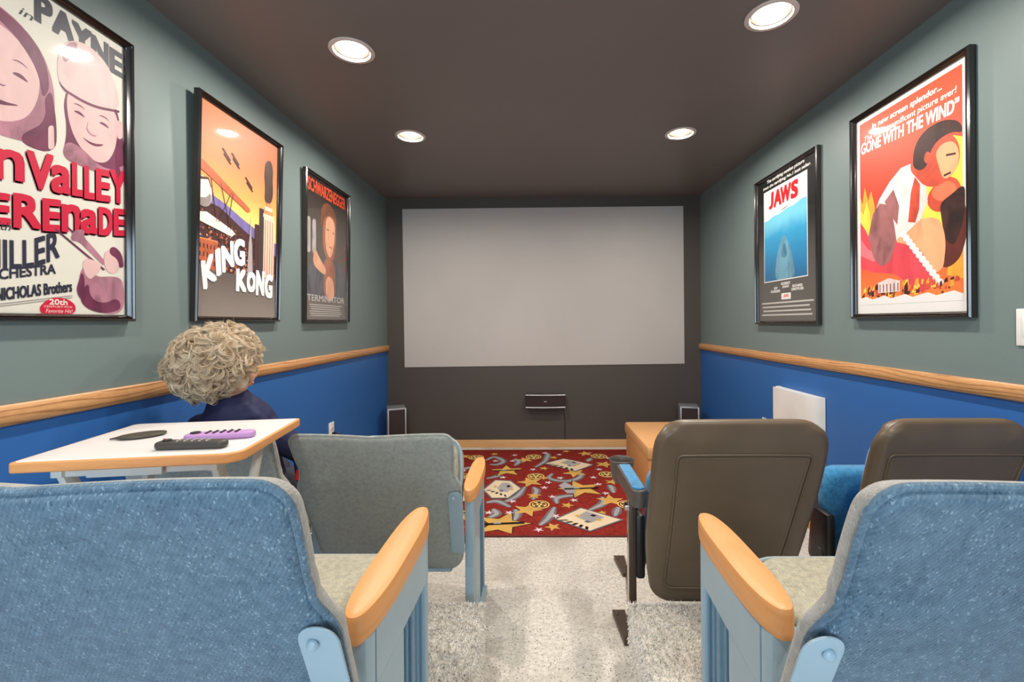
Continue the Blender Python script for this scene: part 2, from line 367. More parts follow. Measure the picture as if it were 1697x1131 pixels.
# ------------------------------------------------------------------ recessed lamps
LL = ['recessed ceiling lamp on the left of the room, nearer of the two', 'recessed ceiling lamp on the left, farther one near the screen', 'recessed ceiling lamp on the right cut by the top edge of the view',
      'recessed ceiling lamp on the right, farther one near the screen', 'added unseen ceiling lamp above the rear seats on the left', 'added unseen ceiling lamp above the rear seats on the right']
for i, (x, y) in enumerate(LAMPS):
    r = tag(empty('ceiling_lamp', (x, y, H)), LL[i], 'ceiling lamp', 'recessed round ceiling lamps')
    bm = bmesh.new(); lathe(bm, [(.084, .004), (.096, -.001), (.0965, -.004), (.092, -.007), (.078, -.006), (.0745, .002), (.084, .004)]); bmo('trim_ring', bm, M['trimw'], r)
    bm = bmesh.new(); lathe(bm, [(.0745, .002), (.070, .03), (.062, .07), (.05, .11), (.0, .112)]); bmo('reflector', bm, M['reflector'], r)
    bm = bmesh.new(); lathe(bm, [(.0, .022), (.02, .023), (.04, .03), (.05, .042), (.053, .055), (.045, .075), (.03, .10)]); bmo('bulb', bm, M['bulb'], r)
    bm = bmesh.new(); lathe(bm, [(.0735, .006), (.0728, .012), (.0705, .012), (.0712, .006), (.0735, .006)]); bmo('baffle_ring', bm, M['chrome'], r)
    a = area('lamp_light', (x, y, H + .003), (0, 0, 0), .10, .10, LAMP_W, (1, .93, .84), 'DISK')
# ------------------------------------------------------------------ framed posters
_tc = {}
def text_geo(s, bold=0.0, shear=0.0, res=3):
    k = (s, bold, shear)
    if k in _tc: return _tc[k]
    c = bpy.data.curves.new('lettering', 'FONT'); c.body = s; c.size = 1; c.offset = bold; c.shear = shear; c.resolution_u = res; c.fill_mode = 'FRONT'
    o = bpy.data.objects.new('lettering', c); col.objects.link(o)
    dg = bpy.context.evaluated_depsgraph_get(); me = bpy.data.meshes.new_from_object(o.evaluated_get(dg))
    V = np.array([v.co[:2] for v in me.vertices]); F = [tuple(p.vertices) for p in me.polygons]
    bpy.data.objects.remove(o); bpy.data.curves.remove(c); bpy.data.meshes.remove(me)
    V = V - V.min(0); _tc[k] = (V, F, V.max(0)); return _tc[k]
class Print:
    """flat ink shapes laid on paper: x to the right, z up, facing -y; each shape a hair above the last"""
    def __init__(s): s.V = []; s.F = []; s.mi = []; s.mats = []; s.y = -.0004; s.d = 5e-6
    def mat(s, m):
        if m not in s.mats: s.mats.append(m)
        return s.mats.index(m)
    def raw(s, V, F, m):
        i = len(s.V); s.V += [(float(x), s.y, float(z)) for x, z in V]; s.F += [tuple(i + k for k in f) for f in F]; s.mi += [s.mat(m)] * len(F); s.y -= s.d
    def poly(s, pts, m): s.raw(pts, [tuple(range(len(pts)))], m)
    def rect(s, x0, z0, x1, z1, m): s.poly([(x0, z0), (x1, z0), (x1, z1), (x0, z1)], m)
    def ell(s, cx, cz, rx, rz, m, rot=0, n=24, a0=0, a1=2 * PI):
        s.poly([(cx + rx * math.cos(a) * math.cos(rot) - rz * math.sin(a) * math.sin(rot), cz + rx * math.cos(a) * math.sin(rot) + rz * math.sin(a) * math.cos(rot)) for a in (a0 + (a1 - a0) * k / n for k in range(n))], m)
    def smooth(s, pts, m, seg=5): s.poly(round_poly(pts, 9, seg), m)
    def text(s, t, x0, z0, x1, z1, m, bold=.0, shear=0, warp=None, shadow=None, res=3, fat=0):
        V, F, mx = text_geo(t, bold, shear, res); W_ = np.array([x0, z0]) + V / mx * np.array([x1 - x0, z1 - z0])
        if warp: W_ = np.array([warp(*p) for p in W_])
        if shadow:
            dx, dz, sm = shadow
            for k in range(8 if fat else 1): s.raw(W_ + np.array([dx, dz]) + s.off(k, fat), F, sm); s.y += s.d
            s.y -= s.d
        for k in range(9 if fat else 1):
            s.raw(W_ + s.off(k, fat), F, m); s.y += s.d * .9
        s.y -= s.d
    def off(s, k, f): return np.array([(1, 0), (1, 1), (0, 1), (-1, 1), (-1, 0), (-1, -1), (0, -1), (1, -1), (0, 0)][k] if f else (0, 0)) * f * .85
def ink(n, c): return flat('ink_' + n, c, .45)
def grad(name, stops, axis='Z', lo=0, hi=1, nz=0.0, nscale=8):
    t = NT(name); sep = t.n.new('ShaderNodeSeparateXYZ'); t.L(t.co.outputs['Object'], sep.inputs[0])
    mr = t.n.new('ShaderNodeMapRange'); mr.inputs[1].default_value = lo; mr.inputs[2].default_value = hi; v = sep.outputs['XYZ'.index(axis)]
    if nz:
        ma = t.n.new('ShaderNodeMath'); ma.operation = 'MULTIPLY_ADD'; t.L(t.noise(t.mp(), nscale, 4, .5), ma.inputs[0]); ma.inputs[1].default_value = nz; t.L(v, ma.inputs[2]); v = ma.outputs[0]
    t.L(v, mr.inputs[0]); t.color(t.ramp(mr.outputs[0], [(p, lin(c)) for p, c in stops])); return t.fin(.45, 0, .3)
def poster(loc, rz, tilt, W_, H_, fw, label, paper, draw, mat_in=0.0):
    """frame outer W_ x H_, origin at centre bottom on the wall"""
    r = tag(empty('framed_poster', loc, (tilt, 0, rz)), label, 'poster', 'framed film posters along both side walls')
    bm = bmesh.new(); D = .03
    prof = [(0, -.001), (0, -D * .8), (.004, -D), (fw * .35, -D * 1.02), (fw * .5, -D * .8), (fw * .62, -D * .86), (fw * .9, -D * .6), (fw, -D * .45), (fw, -.001)]
    rings = []
    for a, y in prof: rings.append([bm.verts.new(p) for p in ((-W_ / 2 + a, y, a), (W_ / 2 - a, y, a), (W_ / 2 - a, y, H_ - a), (-W_ / 2 + a, y, H_ - a))])
    for A, B in zip(rings, rings[1:] + rings[:1]):
        for k in range(4): bm.faces.new((A[k], A[(k + 1) % 4], B[(k + 1) % 4], B[k]))
    bmesh.ops.recalc_face_normals(bm, faces=bm.faces)
    bmo('frame', bm, M['frame'], r, angle=30)
    iw, ih = W_ - 2 * fw, H_ - 2 * fw
    b = box('sheet', (0, -.006, H_ / 2), (iw + .004, .003, ih + .004), paper, 0, r)
    P = Print(); draw(P, iw, ih)
    o = mesh('print', [(x - iw / 2, y - .0078, z + fw) for x, y, z in P.V], P.F, P.mats, P.mi, False, r)
    gz = box('glazing', (0, -.0125, H_ / 2), (iw + .002, .002, ih + .002), M['pane'], 0, r)
    return r
bars = lambda P, x0, x1, z, n, m, h=.005, gap=.009: [P.rect(x0 + (i % 3) * .01, z - i * gap, x1 - ((i * 7) % 4) * .012, z - i * gap + h, m) for i in range(n)]
PAPER = plain('poster_paper', (226, 222, 208), .5, 0, .3, .01)

def pnt(n, c, v=.16, sc=14):
    """printed brushwork: the ink colour broken by soft darker strokes"""
    n = 'paint_' + n
    if n in _pc: return _pc[n]
    t = NT(n); b = lin(c); d = tuple(x * (1 - v * 2) for x in b[:3]) + (1,); l = tuple(min(1, x * (1 + v)) for x in b[:3]) + (1,)
    t.color(t.ramp(t.noise(t.mp((1, 1, .5), (0, .5, 0)), sc, 5, 1.2), [(.32, d), (.5, b), (.68, l)])); _pc[n] = t.fin(.45, 0, .3); return _pc[n]
def draw_serenade(P, w_, h_):
    pk, pl, mv, red, dr, nav, cr = pnt('pink', (226, 188, 184), .05), pnt('plum', (112, 48, 78), .2), pnt('mauve', (176, 120, 136), .22), ink('crimson', (206, 26, 62)), ink('oxblood', (110, 14, 36)), ink('ink_navy', (44, 44, 62)), ink('cream', (228, 224, 210))
    lt, ln = pnt('blush', (224, 192, 188), .07), ink('plum_line', (120, 62, 88))
    P.text('JOHN', .02, .86, .20, .93, nav, .0, fat=.005)
    P.poly([(.262 + .022 * (1 if k % 2 == 0 else .42) * math.sin(k * PI / 5), .897 + .022 * (1 if k % 2 == 0 else .42) * math.cos(k * PI / 5)) for k in range(10)], ink('brick', (120, 52, 60)))
    for s, x0, x1, z0, z1 in (('P', .305, .345, .843, .918), ('A', .352, .407, .842, .912), ('Y', .408, .462, .836, .906), ('N', .468, .518, .828, .902), ('E', .530, .568, .822, .898)): P.text(s, x0, z0, x1, z1, nav, fat=.0055)
    P.text('in', .262, .83, .298, .852, nav, 0, .3)
    # plain generic heads in winter caps, left
    P.smooth([(.0, .50), (.22, .47), (.33, .49), (.355, .58), (.35, .70), (.30, .79), (.20, .83), (.05, .82)], mv)
    P.smooth([(.04, .55), (.14, .50), (.26, .52), (.31, .60), (.315, .70), (.26, .765), (.15, .78), (.05, .73)], pk)
    P.smooth([(.05, .72), (.14, .80), (.24, .78), (.31, .70), (.32, .62), (.34, .66), (.33, .75), (.26, .81), (.12, .83)], pl)
    P.smooth([(.24, .47), (.33, .56), (.325, .63), (.345, .66), (.36, .56), (.355, .47)], pl); P.smooth([(.335, .55), (.35, .56), (.352, .49), (.335, .48)], lt)
    for cx in (.17, .265):
        P.smooth([(cx - .025, .655), (cx, .668), (cx + .024, .648), (cx, .652)], pl); P.smooth([(cx - .026, .690), (cx, .702), (cx + .026, .684), (cx, .696)], ln)
    P.smooth([(.15, .585), (.21, .565), (.275, .578), (.22, .556), (.19, .553)], pl); P.smooth([(.205, .62), (.222, .610), (.235, .618), (.222, .605)], ln)
    # right head with a peaked cap
    P.smooth([(.37, .47), (.39, .55), (.375, .66), (.42, .74), (.54, .73), (.565, .65), (.582, .55), (.585, .47)], pl)
    P.smooth([(.392, .70), (.385, .62), (.41, .54), (.46, .495), (.51, .50), (.545, .56), (.558, .68), (.50, .72)], pk)
    P.smooth([(.548, .665), (.572, .67), (.572, .61), (.552, .60)], pk)
    P.smooth([(.362, .705), (.362, .78), (.39, .84), (.45, .865), (.52, .84), (.556, .76), (.56, .70), (.46, .672), (.38, .68)], lt)
    P.smooth([(.362, .705), (.38, .684), (.46, .674), (.56, .702), (.56, .694), (.46, .664), (.375, .676)], pl); P.smooth([(.372, .79), (.39, .83), (.425, .855), (.41, .80), (.38, .76)], mv)
    for cx in (.425, .505):
        P.smooth([(cx - .022, .628), (cx, .638), (cx + .022, .622), (cx, .626)], pl); P.smooth([(cx - .024, .650), (cx, .660), (cx + .024, .646), (cx, .654)], pl)
    P.smooth([(.455, .63), (.448, .59), (.465, .578), (.485, .585), (.468, .572), (.443, .583)], mv); P.smooth([(.425, .562), (.465, .55), (.515, .568), (.47, .538)], pl)
    P.smooth([(.37, .47), (.385, .53), (.43, .525), (.49, .485), (.54, .49), (.585, .53), (.585, .455)], mv); P.smooth([(.52, .50), (.55, .52), (.58, .46), (.55, .455)], pl)
    # titles
    sh = (-.004, -.006, dr); rise = lambda x, z: (x, z + .16 * (x - .28))
    for s, x0, x1, z0, z1 in (('S', .055, .115, .37, .46), ('u', .130, .190, .372, .44), ('n', .205, .270, .372, .446), ('V', .283, .345, .356, .455), ('a', .346, .398, .352, .428), ('L', .405, .437, .350, .446), ('L', .442, .475, .345, .442), ('E', .480, .522, .343, .440), ('Y', .528, .580, .342, .446)):
        P.text(s, x0, z0, x1, z1, red, 0, 0, rise, sh, fat=.0048)
    for s, x0, x1, z0, z1 in (('S', .105, .165, .25, .326), ('E', .178, .236, .250, .326), ('R', .250, .312, .243, .330), ('E', .322, .366, .237, .324), ('n', .374, .424, .237, .314), ('a', .430, .480, .234, .304), ('D', .488, .530, .231, .315), ('E', .540, .580, .231, .315)):
        P.text(s, x0, z0, x1, z1, red, 0, 0, rise, sh, fat=.0048)
    P.text('with', .19, .222, .24, .245, nav, 0, .3)
    up_ = lambda x, z: (x, z + (.33 + .6 * (z - .12)) * (x - .21) - .02 * math.sin((x - .2) * 18))
    P.text('MILLER', .175, .125, .362, .198, nav, 0, 0, up_, fat=.0022)
    P.text('ORCHESTRA', .165, .088, .352, .116, nav, 0, 0, lambda x, z: (x, z + .22 * (x - .21)), fat=.0012)
    P.text('& NICHOLAS Brothers', .185, .036, .398, .068, nav, 0, 0, lambda x, z: (x, z + .20 * (x - .23)), fat=.0014)
    for k in range(2): P.poly([(.2, .020 - k * .006), (.40, .056 - k * .006), (.40, .058 - k * .006), (.2, .022 - k * .006)], ink('greyink', (150, 142, 138)))
    # plain slide horn and a generic player in plum
    P.poly([(.350, .250), (.354, .254), (.505, .150), (.500, .145)], pl); P.poly([(.385, .262), (.39, .266), (.52, .165), (.515, .160)], pl)
    P.smooth([(.395, .225), (.405, .262), (.44, .268), (.435, .245), (.51, .172), (.50, .162), (.42, .228)], mv)
    P.smooth([(.425, .135), (.445, .165), (.47, .12), (.53, .13), (.565, .125), (.575, .06), (.565, .01), (.52, -.0), (.44, .02), (.415, .07)], mv)
    P.smooth([(.42, .05), (.45, .11), (.455, .05), (.50, .035), (.55, .06), (.565, .02), (.50, .0), (.44, .02)], pl); P.smooth([(.41, .07), (.43, .14), (.44, .10), (.43, .04)], pl)
    P.smooth([(.50, .17), (.505, .215), (.54, .222), (.56, .18), (.545, .14), (.515, .138)], pk); P.smooth([(.515, .205), (.53, .235), (.565, .215), (.572, .165), (.555, .16), (.55, .19)], pl)
    P.smooth([(.43, .155), (.44, .18), (.49, .17), (.49, .145), (.455, .11), (.44, .125)], pk)
    P.smooth([(.312, .0), (.308, .018), (.335, .048), (.385, .048), (.412, .025), (.405, .0)], red)
    P.text('20th', .335, .027, .385, .043, cr, 0, fat=.0007); P.text('CENTURY-FOX', .32, .018, .40, .024, cr); P.text('Favorite Hit!', .325, .003, .40, .014, cr, 0, .2)
def draw_city(P, w_, h_):
    P.poly([(0, .30), (w_, .30), (w_, h_), (0, h_)], grad('sunset_print', [(0, (250, 230, 160)), (.28, (250, 212, 116)), (.5, (236, 166, 96)), (.75, (214, 136, 92)), (1, (196, 122, 84))], 'Z', .42, .90, .10, 3))
    P.smooth([(0, .52), (.12, .53), (.30, .47), (w_ + .06, .38), (w_ + .06, .30), (-.05, .30)], pnt('hill_violet', (124, 112, 168), .1)) if 0 else P.poly([(0, .53), (.08, .535), (.18, .51), (.28, .475), (.4, .44), (.5, .41), (w_, .40), (w_, .3), (0, .3)], pnt('hill_violet', (124, 112, 168), .1))
    dk, rs, tn = pnt('city_dark', (78, 46, 44), .2, 40), pnt('city_rust', (190, 98, 62), .15, 40), pnt('city_tan', (220, 146, 100), .12, 40)
    P.poly([(0, .50), (.13, .49), (.30, .42), (w_, .33), (w_, .18), (0, .18)], dk)
    rr = random.Random(3)
    for k in range(420):
        x = rr.uniform(0, w_ - .02); zz = .485 - .30 * x; z = rr.uniform(.2, zz); s_ = .004 + .014 * (zz - z) / .28
        P.rect(x, z, x + s_, z + s_ * rr.uniform(.6, 1.2), rr.choice([rs, tn, rs, ink('city_slate', (96, 84, 110)), ink('city_black', (46, 32, 34))]))
    P.rect(0, .20, .12, .33, rs); P.rect(.0, .33, .12, .335, tn)
    for k in range(15): P.rect(.012 + (k % 5) * .021, .22 + (k // 5) * .036, .020 + (k % 5) * .021, .24 + (k // 5) * .036, dk)
    P.rect(.38, .18, .425, .47, dk)
    P.rect(.415, .18, .470, .56, pnt('tower_shadow', (70, 58, 60), .1)); P.rect(.452, .18, .545, .52, pnt('tower_light', (232, 206, 186), .06))
    for k in range(4): P.rect(.462 + k * .021, .18, .468 + k * .021, .51, rs)
    for k in range(3): P.rect(.445 + .006 * k, .52 + k * .02, .535 - .006 * k, .54 + k * .02, [pnt('tower_light', (232, 206, 186)), tn, pnt('tower_light', (232, 206, 186))][k])
    P.poly([(.468, .58), (.512, .58), (.496, .66), (.484, .66)], tn)
    P.poly([(.325, .2), (.37, .2), (.36, .36), (.352, .40), (.346, .50), (.340, .40), (.333, .36)], pnt('spire_grey', (190, 176, 178), .1))
    # dark drifting smoke above the tower
    P.smooth([(.455, .60), (.46, .68), (.45, .74), (.46, .81), (.50, .835), (.525, .79), (.52, .72), (.53, .66), (.51, .60)], pnt('smoke_brown', (84, 64, 56), .12))
    # generic propeller aircraft
    P.poly([(0, .655), (.02, .668), (.05, .655), (.335, .535), (.34, .52), (.32, .512), (.04, .615), (0, .625)], pnt('wing_rust', (196, 104, 72), .12)); P.poly([(0, .44), (.05, .45), (.21, .405), (.235, .39), (.21, .372), (.0, .405)], pnt('wing_cream', (238, 230, 220), .05))
    P.smooth([(0, .47), (.0, .59), (.04, .60), (.075, .57), (.08, .50), (.05, .465)], pnt('cowl_white', (236, 230, 220), .08)); P.smooth([(.0, .47), (.0, .50), (.05, .51), (.07, .54), (.078, .50), (.05, .465)], pnt('cowl_shade', (150, 140, 134), .1)); P.poly([(.0, .575), (.055, .590), (.07, .56), (.074, .56), (.058, .60), (.0, .588)], dk)
    for a in ((.11, .42, .07, .60), (.12, .42, .20, .575), (.18, .405, .21, .57), (.20, .40, .13, .60)): P.poly([(a[0], a[1]), (a[0] + .004, a[1]), (a[2] + .004, a[3]), (a[2], a[3])], dk)
    for x, z in ((.165, .735), (.225, .735), (.325, .655)):
        P.poly([(x - .028, z + .022), (x - .02, z + .026), (x + .030, z - .012), (x + .026, z - .02)], dk); P.poly([(x - .018, z + .0), (x - .012, z + .006), (x + .034, z - .028), (x + .030, z - .034)], dk); P.ell(x + .002, z - .002, .009, .007, dk)
        for q in (-.012, .012): P.poly([(x + q, z + .01 - q * .8), (x + q + .002, z + .01 - q * .8), (x + q + .006, z - .014 - q * .8), (x + q + .004, z - .014 - q * .8)], dk)
    P.poly([(0, 0), (w_, 0), (w_, .20), (.42, .215), (.27, .20), (.10, .20), (0, .225)], grad('poster_grey_base', [(0, (158, 146, 136)), (1, (104, 92, 86))], 'Z', 0, .22, .03, 4))
    wt, gy = ink('letter_white', (240, 242, 244)), (-.004, -.005, ink('letter_shadow', (66, 58, 56)))
    for s, x0, z0, hh, sl in (('K', .045, .120, .105, .75), ('I', .122, .185, .10, .7), ('N', .158, .205, .105, .55), ('G', .235, .245, .115, .15)):
        ww = .068 if s != 'I' else .022
        P.text(s, x0, z0, x0 + ww, z0 + hh, wt, 0, 0, lambda x, z, x0=x0, sl=sl: (x - (z - z0) * .18 * (1 - x0 * 3), z + sl * (x - x0)), gy, fat=.008)
    for s, x0, z0, x1, z1 in (('K', .252, .128, .316, .222), ('O', .330, .130, .388, .218), ('N', .402, .118, .460, .232), ('G', .475, .108, .532, .222)): P.text(s, x0, z0, x1, z1, wt, 0, 0, None, gy, fat=.008)
def draw_action(P, w_, h_):
    P.rect(0, 0, w_, h_, grad('night_print', [(0, (124, 116, 110)), (.45, (98, 90, 84)), (.75, (84, 76, 70)), (1, (44, 36, 34))], 'Z', 0, .9, .06))
    fl, fs, jk, rd = pnt('flesh', (220, 164, 132), .1), pnt('flesh_shade', (160, 104, 82), .12), pnt('jacket_slate', (92, 92, 98), .2), ink('laser_red', (150, 64, 58))
    for a in ((.40, .42, w_, .54), (.40, .38, w_, .46), (.38, .35, w_, .37)): P.poly([(a[0], a[1]), (a[2], a[3]), (a[2], a[3] + .008), (a[0], a[1] + .004)], rd)
    P.smooth([(.02, .13), (.0, .30), (.08, .36), (.20, .38), (.26, .42), (.42, .42), (.52, .38), (.58, .30), (.60, .14)], jk)
    P.smooth([(.24, .13), (.25, .30), (.24, .40), (.38, .42), (.42, .34), (.42, .13)], fs); P.smooth([(.28, .13), (.27, .26), (.31, .30), (.39, .28), (.41, .13)], fl)
    P.smooth([(.22, .58), (.24, .46), (.31, .39), (.38, .40), (.42, .50), (.43, .66), (.38, .74), (.26, .74)], fs)
    P.smooth([(.26, .56), (.28, .46), (.33, .42), (.37, .45), (.40, .54), (.41, .66), (.36, .71), (.28, .70)], fl)
    P.smooth([(.20, .62), (.205, .74), (.26, .79), (.36, .79), (.43, .73), (.44, .64), (.41, .70), (.34, .715), (.26, .70), (.235, .62)], pnt('hair_brown', (120, 76, 56), .2))
    P.smooth([(.27, .61), (.30, .62), (.33, .61), (.30, .605)], fs); P.smooth([(.36, .605), (.385, .612), (.405, .60), (.385, .598)], fs)
    P.smooth([(.31, .50), (.34, .505), (.38, .495), (.34, .49)], fs)
    for x in (.02, .09): P.smooth([(x, .42), (x, .64), (x + .045, .65), (x + .05, .42)], pnt('metal_grey', (168, 160, 158), .2))
    P.smooth([(.10, .40), (.13, .46), (.19, .40), (.28, .34), (.27, .30), (.20, .31), (.11, .35)], fl)
    P.text('SCHWARZENEGGER', .035, h_ - .10, w_ - .03, h_ - .02, ink('orange_red', (226, 84, 54)), fat=.0022)
    P.text('THE', .28, .168, .33, .178, ink('pale_grey', (190, 186, 180))); P.text('TERMINATOR', .03, .118, w_ - .04, .158, ink('pale_grey', (176, 170, 164)), fat=.001)
    bars(P, .06, w_ - .08, .092, 6, ink('credit_grey', (196, 192, 186)), .005, .014)
def draw_sea(P, w_, h_):
    P.rect(0, 0, w_, h_, grad('black_print', [(0, (104, 100, 94)), (.5, (70, 68, 64)), (.7, (34, 34, 33)), (1, (34, 34, 33))], 'Z', 0, .9))
    wh, rd = ink('paper_white', (236, 232, 228)), ink('poster_red', (222, 36, 44))
    x0, x1, z0, z1 = .075, .565, .258, .872; c = (x0 + x1) / 2
    P.rect(x0, z0, x1, z1, wh)
    wl = lambda x: .672 + .10 * (x - x0) + .004 * math.sin(x * 40)
    P.poly([(x0 + .006, z0 + .006), (x1 - .006, z0 + .006)] + [(x1 - .006 - k * (x1 - x0 - .012) / 14, wl(x1 - k * (x1 - x0) / 14)) for k in range(15)], grad('water_print', [(0, (34, 84, 128)), (.4, (30, 120, 170)), (.8, (52, 156, 200)), (1, (120, 200, 224))], 'Z', .25, .72, .10, 7))
    P.poly([(c - .05, .70), (c - .01, .712), (c + .07, .722), (c + .02, .706)], pnt('swimmer_grey', (150, 140, 134), .1))
    gl = pnt('pale_teal', (104, 156, 178), .15); P.smooth([(c - .11, z0 + .006), (c - .10, .36), (c - .075, .45), (c - .012, .54), (c + .012, .54), (c + .07, .45), (c + .10, .36), (c + .12, z0 + .006)], gl)
    P.smooth([(c - .04, .40), (c - .02, .47), (c, .50), (c + .02, .47), (c + .04, .40)], pnt('mid_teal', (70, 124, 150), .15))
    for s, a, b in (('J', .148, .196), ('A', .206, .288), ('W', .288, .394), ('S', .402, .468)): P.text(s, a, .748, b, .845, rd, 0, .05, None, None, fat=.0075)
    P.text('The terrifying motion picture', .12, .918, w_ - .12, .944, wh, 0, .15, fat=.001); P.text('from the terrifying No.1 best seller.', .07, .884, w_ - .06, .908, wh, 0, .15, fat=.001)
    for t, a, b, z in (('ROY', .20, .24, .205), ('SCHEIDER', .16, .27, .185), ('ROBERT', .285, .385, .228), ('SHAW', .30, .37, .208), ('RICHARD', .41, .51, .205), ('DREYFUSS', .40, .52, .185)): P.text(t, a, z, b, z + .015, wh, 0, fat=.0008)
    P.rect(.285, .135, .39, .175, wh); P.text('JAWS', .31, .143, .365, .166, rd, 0, fat=.001)
    bars(P, .04, w_ - .04, .112, 4, ink('credit_grey', (186, 182, 176)), .010, .026)
def draw_flame(P, w_, h_):
    wh = ink('paper_white', (236, 232, 228)); b = .02
    P.rect(0, 0, w_, h_, wh)
    P.rect(b, .055, w_ - b, h_ - b, grad('fire_print', [(0, (240, 150, 60)), (.3, (232, 92, 56)), (.6, (220, 66, 50)), (1, (224, 88, 58))], 'Z', .05, .9, .12, 4))
    yl, dkr, rs, fl, sh_ = pnt('flame_yellow', (250, 216, 80), .1, 8), pnt('dark_red_brown', (92, 38, 30), .25), pnt('rose_red', (232, 74, 86), .12, 9), pnt('warm_flesh', (244, 170, 124), .1, 9), pnt('flesh_red', (206, 78, 54), .16, 12)
    sw, smv, hb, og = pnt('shirt_white', (240, 216, 210), .10, 12), pnt('shirt_mauve', (156, 100, 100), .22, 14), pnt('hair_black', (58, 30, 26), .3, 20), pnt('flame_orange', (246, 170, 60), .14, 9)
    R_ = w_ - b
    P.smooth([(.34, .40), (.38, .55), (.46, .66), (R_ + .04, .68), (R_ + .04, .25), (.40, .25)], yl) if 0 else P.poly([(.36, .30), (.36, .48), (.40, .56), (.46, .58), (.50, .66), (R_, .64), (R_, .28)], yl)
    P.poly([(b, .30), (b, .56), (.035, .52), (.05, .60), (.07, .53), (.09, .57), (.11, .50), (.12, .36)], og); P.poly([(b, .34), (b, .50), (.04, .47), (.06, .53), (.08, .47), (.09, .36)], yl)
    P.poly([(R_, .12), (R_, .40), (.50, .30), (.47, .14)], og)
    # plain generic pair of figures: dark-haired one bending in a white shirt, the other lying back in rose
    P.poly([(b, .44), (.05, .40), (.09, .33), (.20, .30), (.30, .32), (.40, .24), (.42, .10), (.36, .08), (.22, .17), (.10, .19), (b, .22)], rs)
    P.poly([(b, .36), (.07, .30), (.16, .26), (.10, .24), (b, .28)], pnt('rose_light', (246, 120, 130), .1, 9))
    P.smooth([(.44, .42), (.47, .30), (.44, .16), (.52, .18), (.56, .30), (.54, .42), (.50, .46)], dkr)
    P.smooth([(.38, .46), (.40, .40), (.46, .38), (.53, .40), (.535, .46), (.50, .51), (.44, .515)], sh_); P.smooth([(.40, .47), (.43, .43), (.49, .42), (.52, .46), (.48, .50), (.43, .50)], pnt('rosy_flesh', (230, 120, 84), .1, 9))
    P.smooth([(.44, .42), (.49, .44), (.545, .47), (.545, .34), (.50, .24), (.46, .28), (.45, .36)], hb)
    P.smooth([(.20, .32), (.26, .38), (.36, .38), (.44, .37), (.47, .28), (.455, .16), (.40, .15), (.36, .26), (.28, .29)], fl)
    P.poly([(.08, .36), (.10, .44), (.14, .52), (.20, .58), (.26, .62), (.31, .62), (.35, .57), (.38, .52), (.39, .44), (.36, .38), (.29, .34), (.24, .32), (.20, .24), (.14, .22), (.10, .26)], sw)
    P.poly([(.07, .36), (.10, .46), (.14, .50), (.19, .48), (.22, .40), (.235, .31), (.20, .23), (.15, .21), (.10, .26)], smv); P.poly([(.17, .50), (.22, .54), (.25, .46), (.24, .38), (.21, .42)], smv)
    P.poly([(.295, .38), (.31, .50), (.33, .56), (.355, .52), (.35, .42), (.33, .37)], sh_)
    P.smooth([(.30, .60), (.33, .66), (.40, .70), (.50, .67), (.53, .60), (.52, .53), (.45, .485), (.38, .50), (.34, .55)], sh_); P.smooth([(.42, .64), (.50, .65), (.528, .58), (.51, .52), (.46, .50), (.44, .56)], fl)
    P.poly([(.47, .60), (.51, .592), (.51, .584), (.47, .592)], hb); P.poly([(.46, .525), (.49, .528), (.49, .52), (.46, .517)], hb)
    P.smooth([(.32, .60), (.325, .68), (.37, .73), (.46, .74), (.53, .70), (.54, .65), (.50, .675), (.44, .67), (.405, .64), (.385, .58), (.355, .575)], hb); P.smooth([(.37, .61), (.385, .645), (.405, .63), (.395, .585)], sh_)
    for k in range(12): P.ell(.27 + k * .0155, .335 - k * .020, .016, .014, wh)
    rr = random.Random(8)
    for k in range(90):
        x = b + rr.uniform(.0, w_ - 2 * b - .03); z = .065 + rr.uniform(0, .05) ; s_ = rr.uniform(.008, .022)
        P.poly([(x, z), (x + s_, z + s_ * .2), (x + s_ * .9, z + s_ * rr.uniform(.8, 2)), (x + s_ * .2, z + s_ * rr.uniform(.7, 1.5))], rr.choice([dkr, og, sh_, hb, yl]))
    P.rect(.13, .092, .25, .135, sw); P.poly([(.12, .135), (.19, .155), (.26, .135)], sw)
    for k in range(6): P.rect(.138 + k * .02, .094, .143 + k * .02, .13, dkr)
    P.poly([(b, .055)] + [(b + k * (w_ - 2 * b) / 14, .072 + .008 * math.sin(k * 2.1)) for k in range(15)] + [(R_, .04), (b, .04)], wh)
    P.text('In new screen splendor...', .10, .848, .455, .880, wh, 0, .1, fat=.0012); P.text('The most magnificent picture ever!', .05, .805, .515, .838, wh, 0, .1, fat=.0006)
    P.text('GONE WITH THE WIND\u201d', .03, .742, .525, .793, wh, 0, .08, lambda x, z: (x, z + .02 - .04 * x), fat=.002)
ZB = 1.21
poster((XL, 1.243, 1.212), PI / 2, 0, .62, .972, .022, 'large framed film poster with crimson lettering and pink heads, nearest on the left wall', PAPER, draw_serenade)
poster((XL, 2.133, 1.213), PI / 2, .026, .61, .968, .022, 'framed orange sunset poster with slanted white lettering, middle one on the left wall', PAPER, draw_city)
poster((XL, 3.035, 1.208), PI / 2, .012, .645, .955, .02, 'dark framed film poster with red name across the top, farthest on the left wall', PAPER, draw_action)
poster((XR, 2.825, 1.175), -PI / 2, 0, .70, .99, .022, 'black framed poster with blue water picture and short red title on the right wall', PAPER, draw_sea)
poster((XR, 1.913, 1.205), -PI / 2, 0, .605, .975, .024, 'fiery orange framed film poster with white title, nearest on the right wall', PAPER, draw_flame)

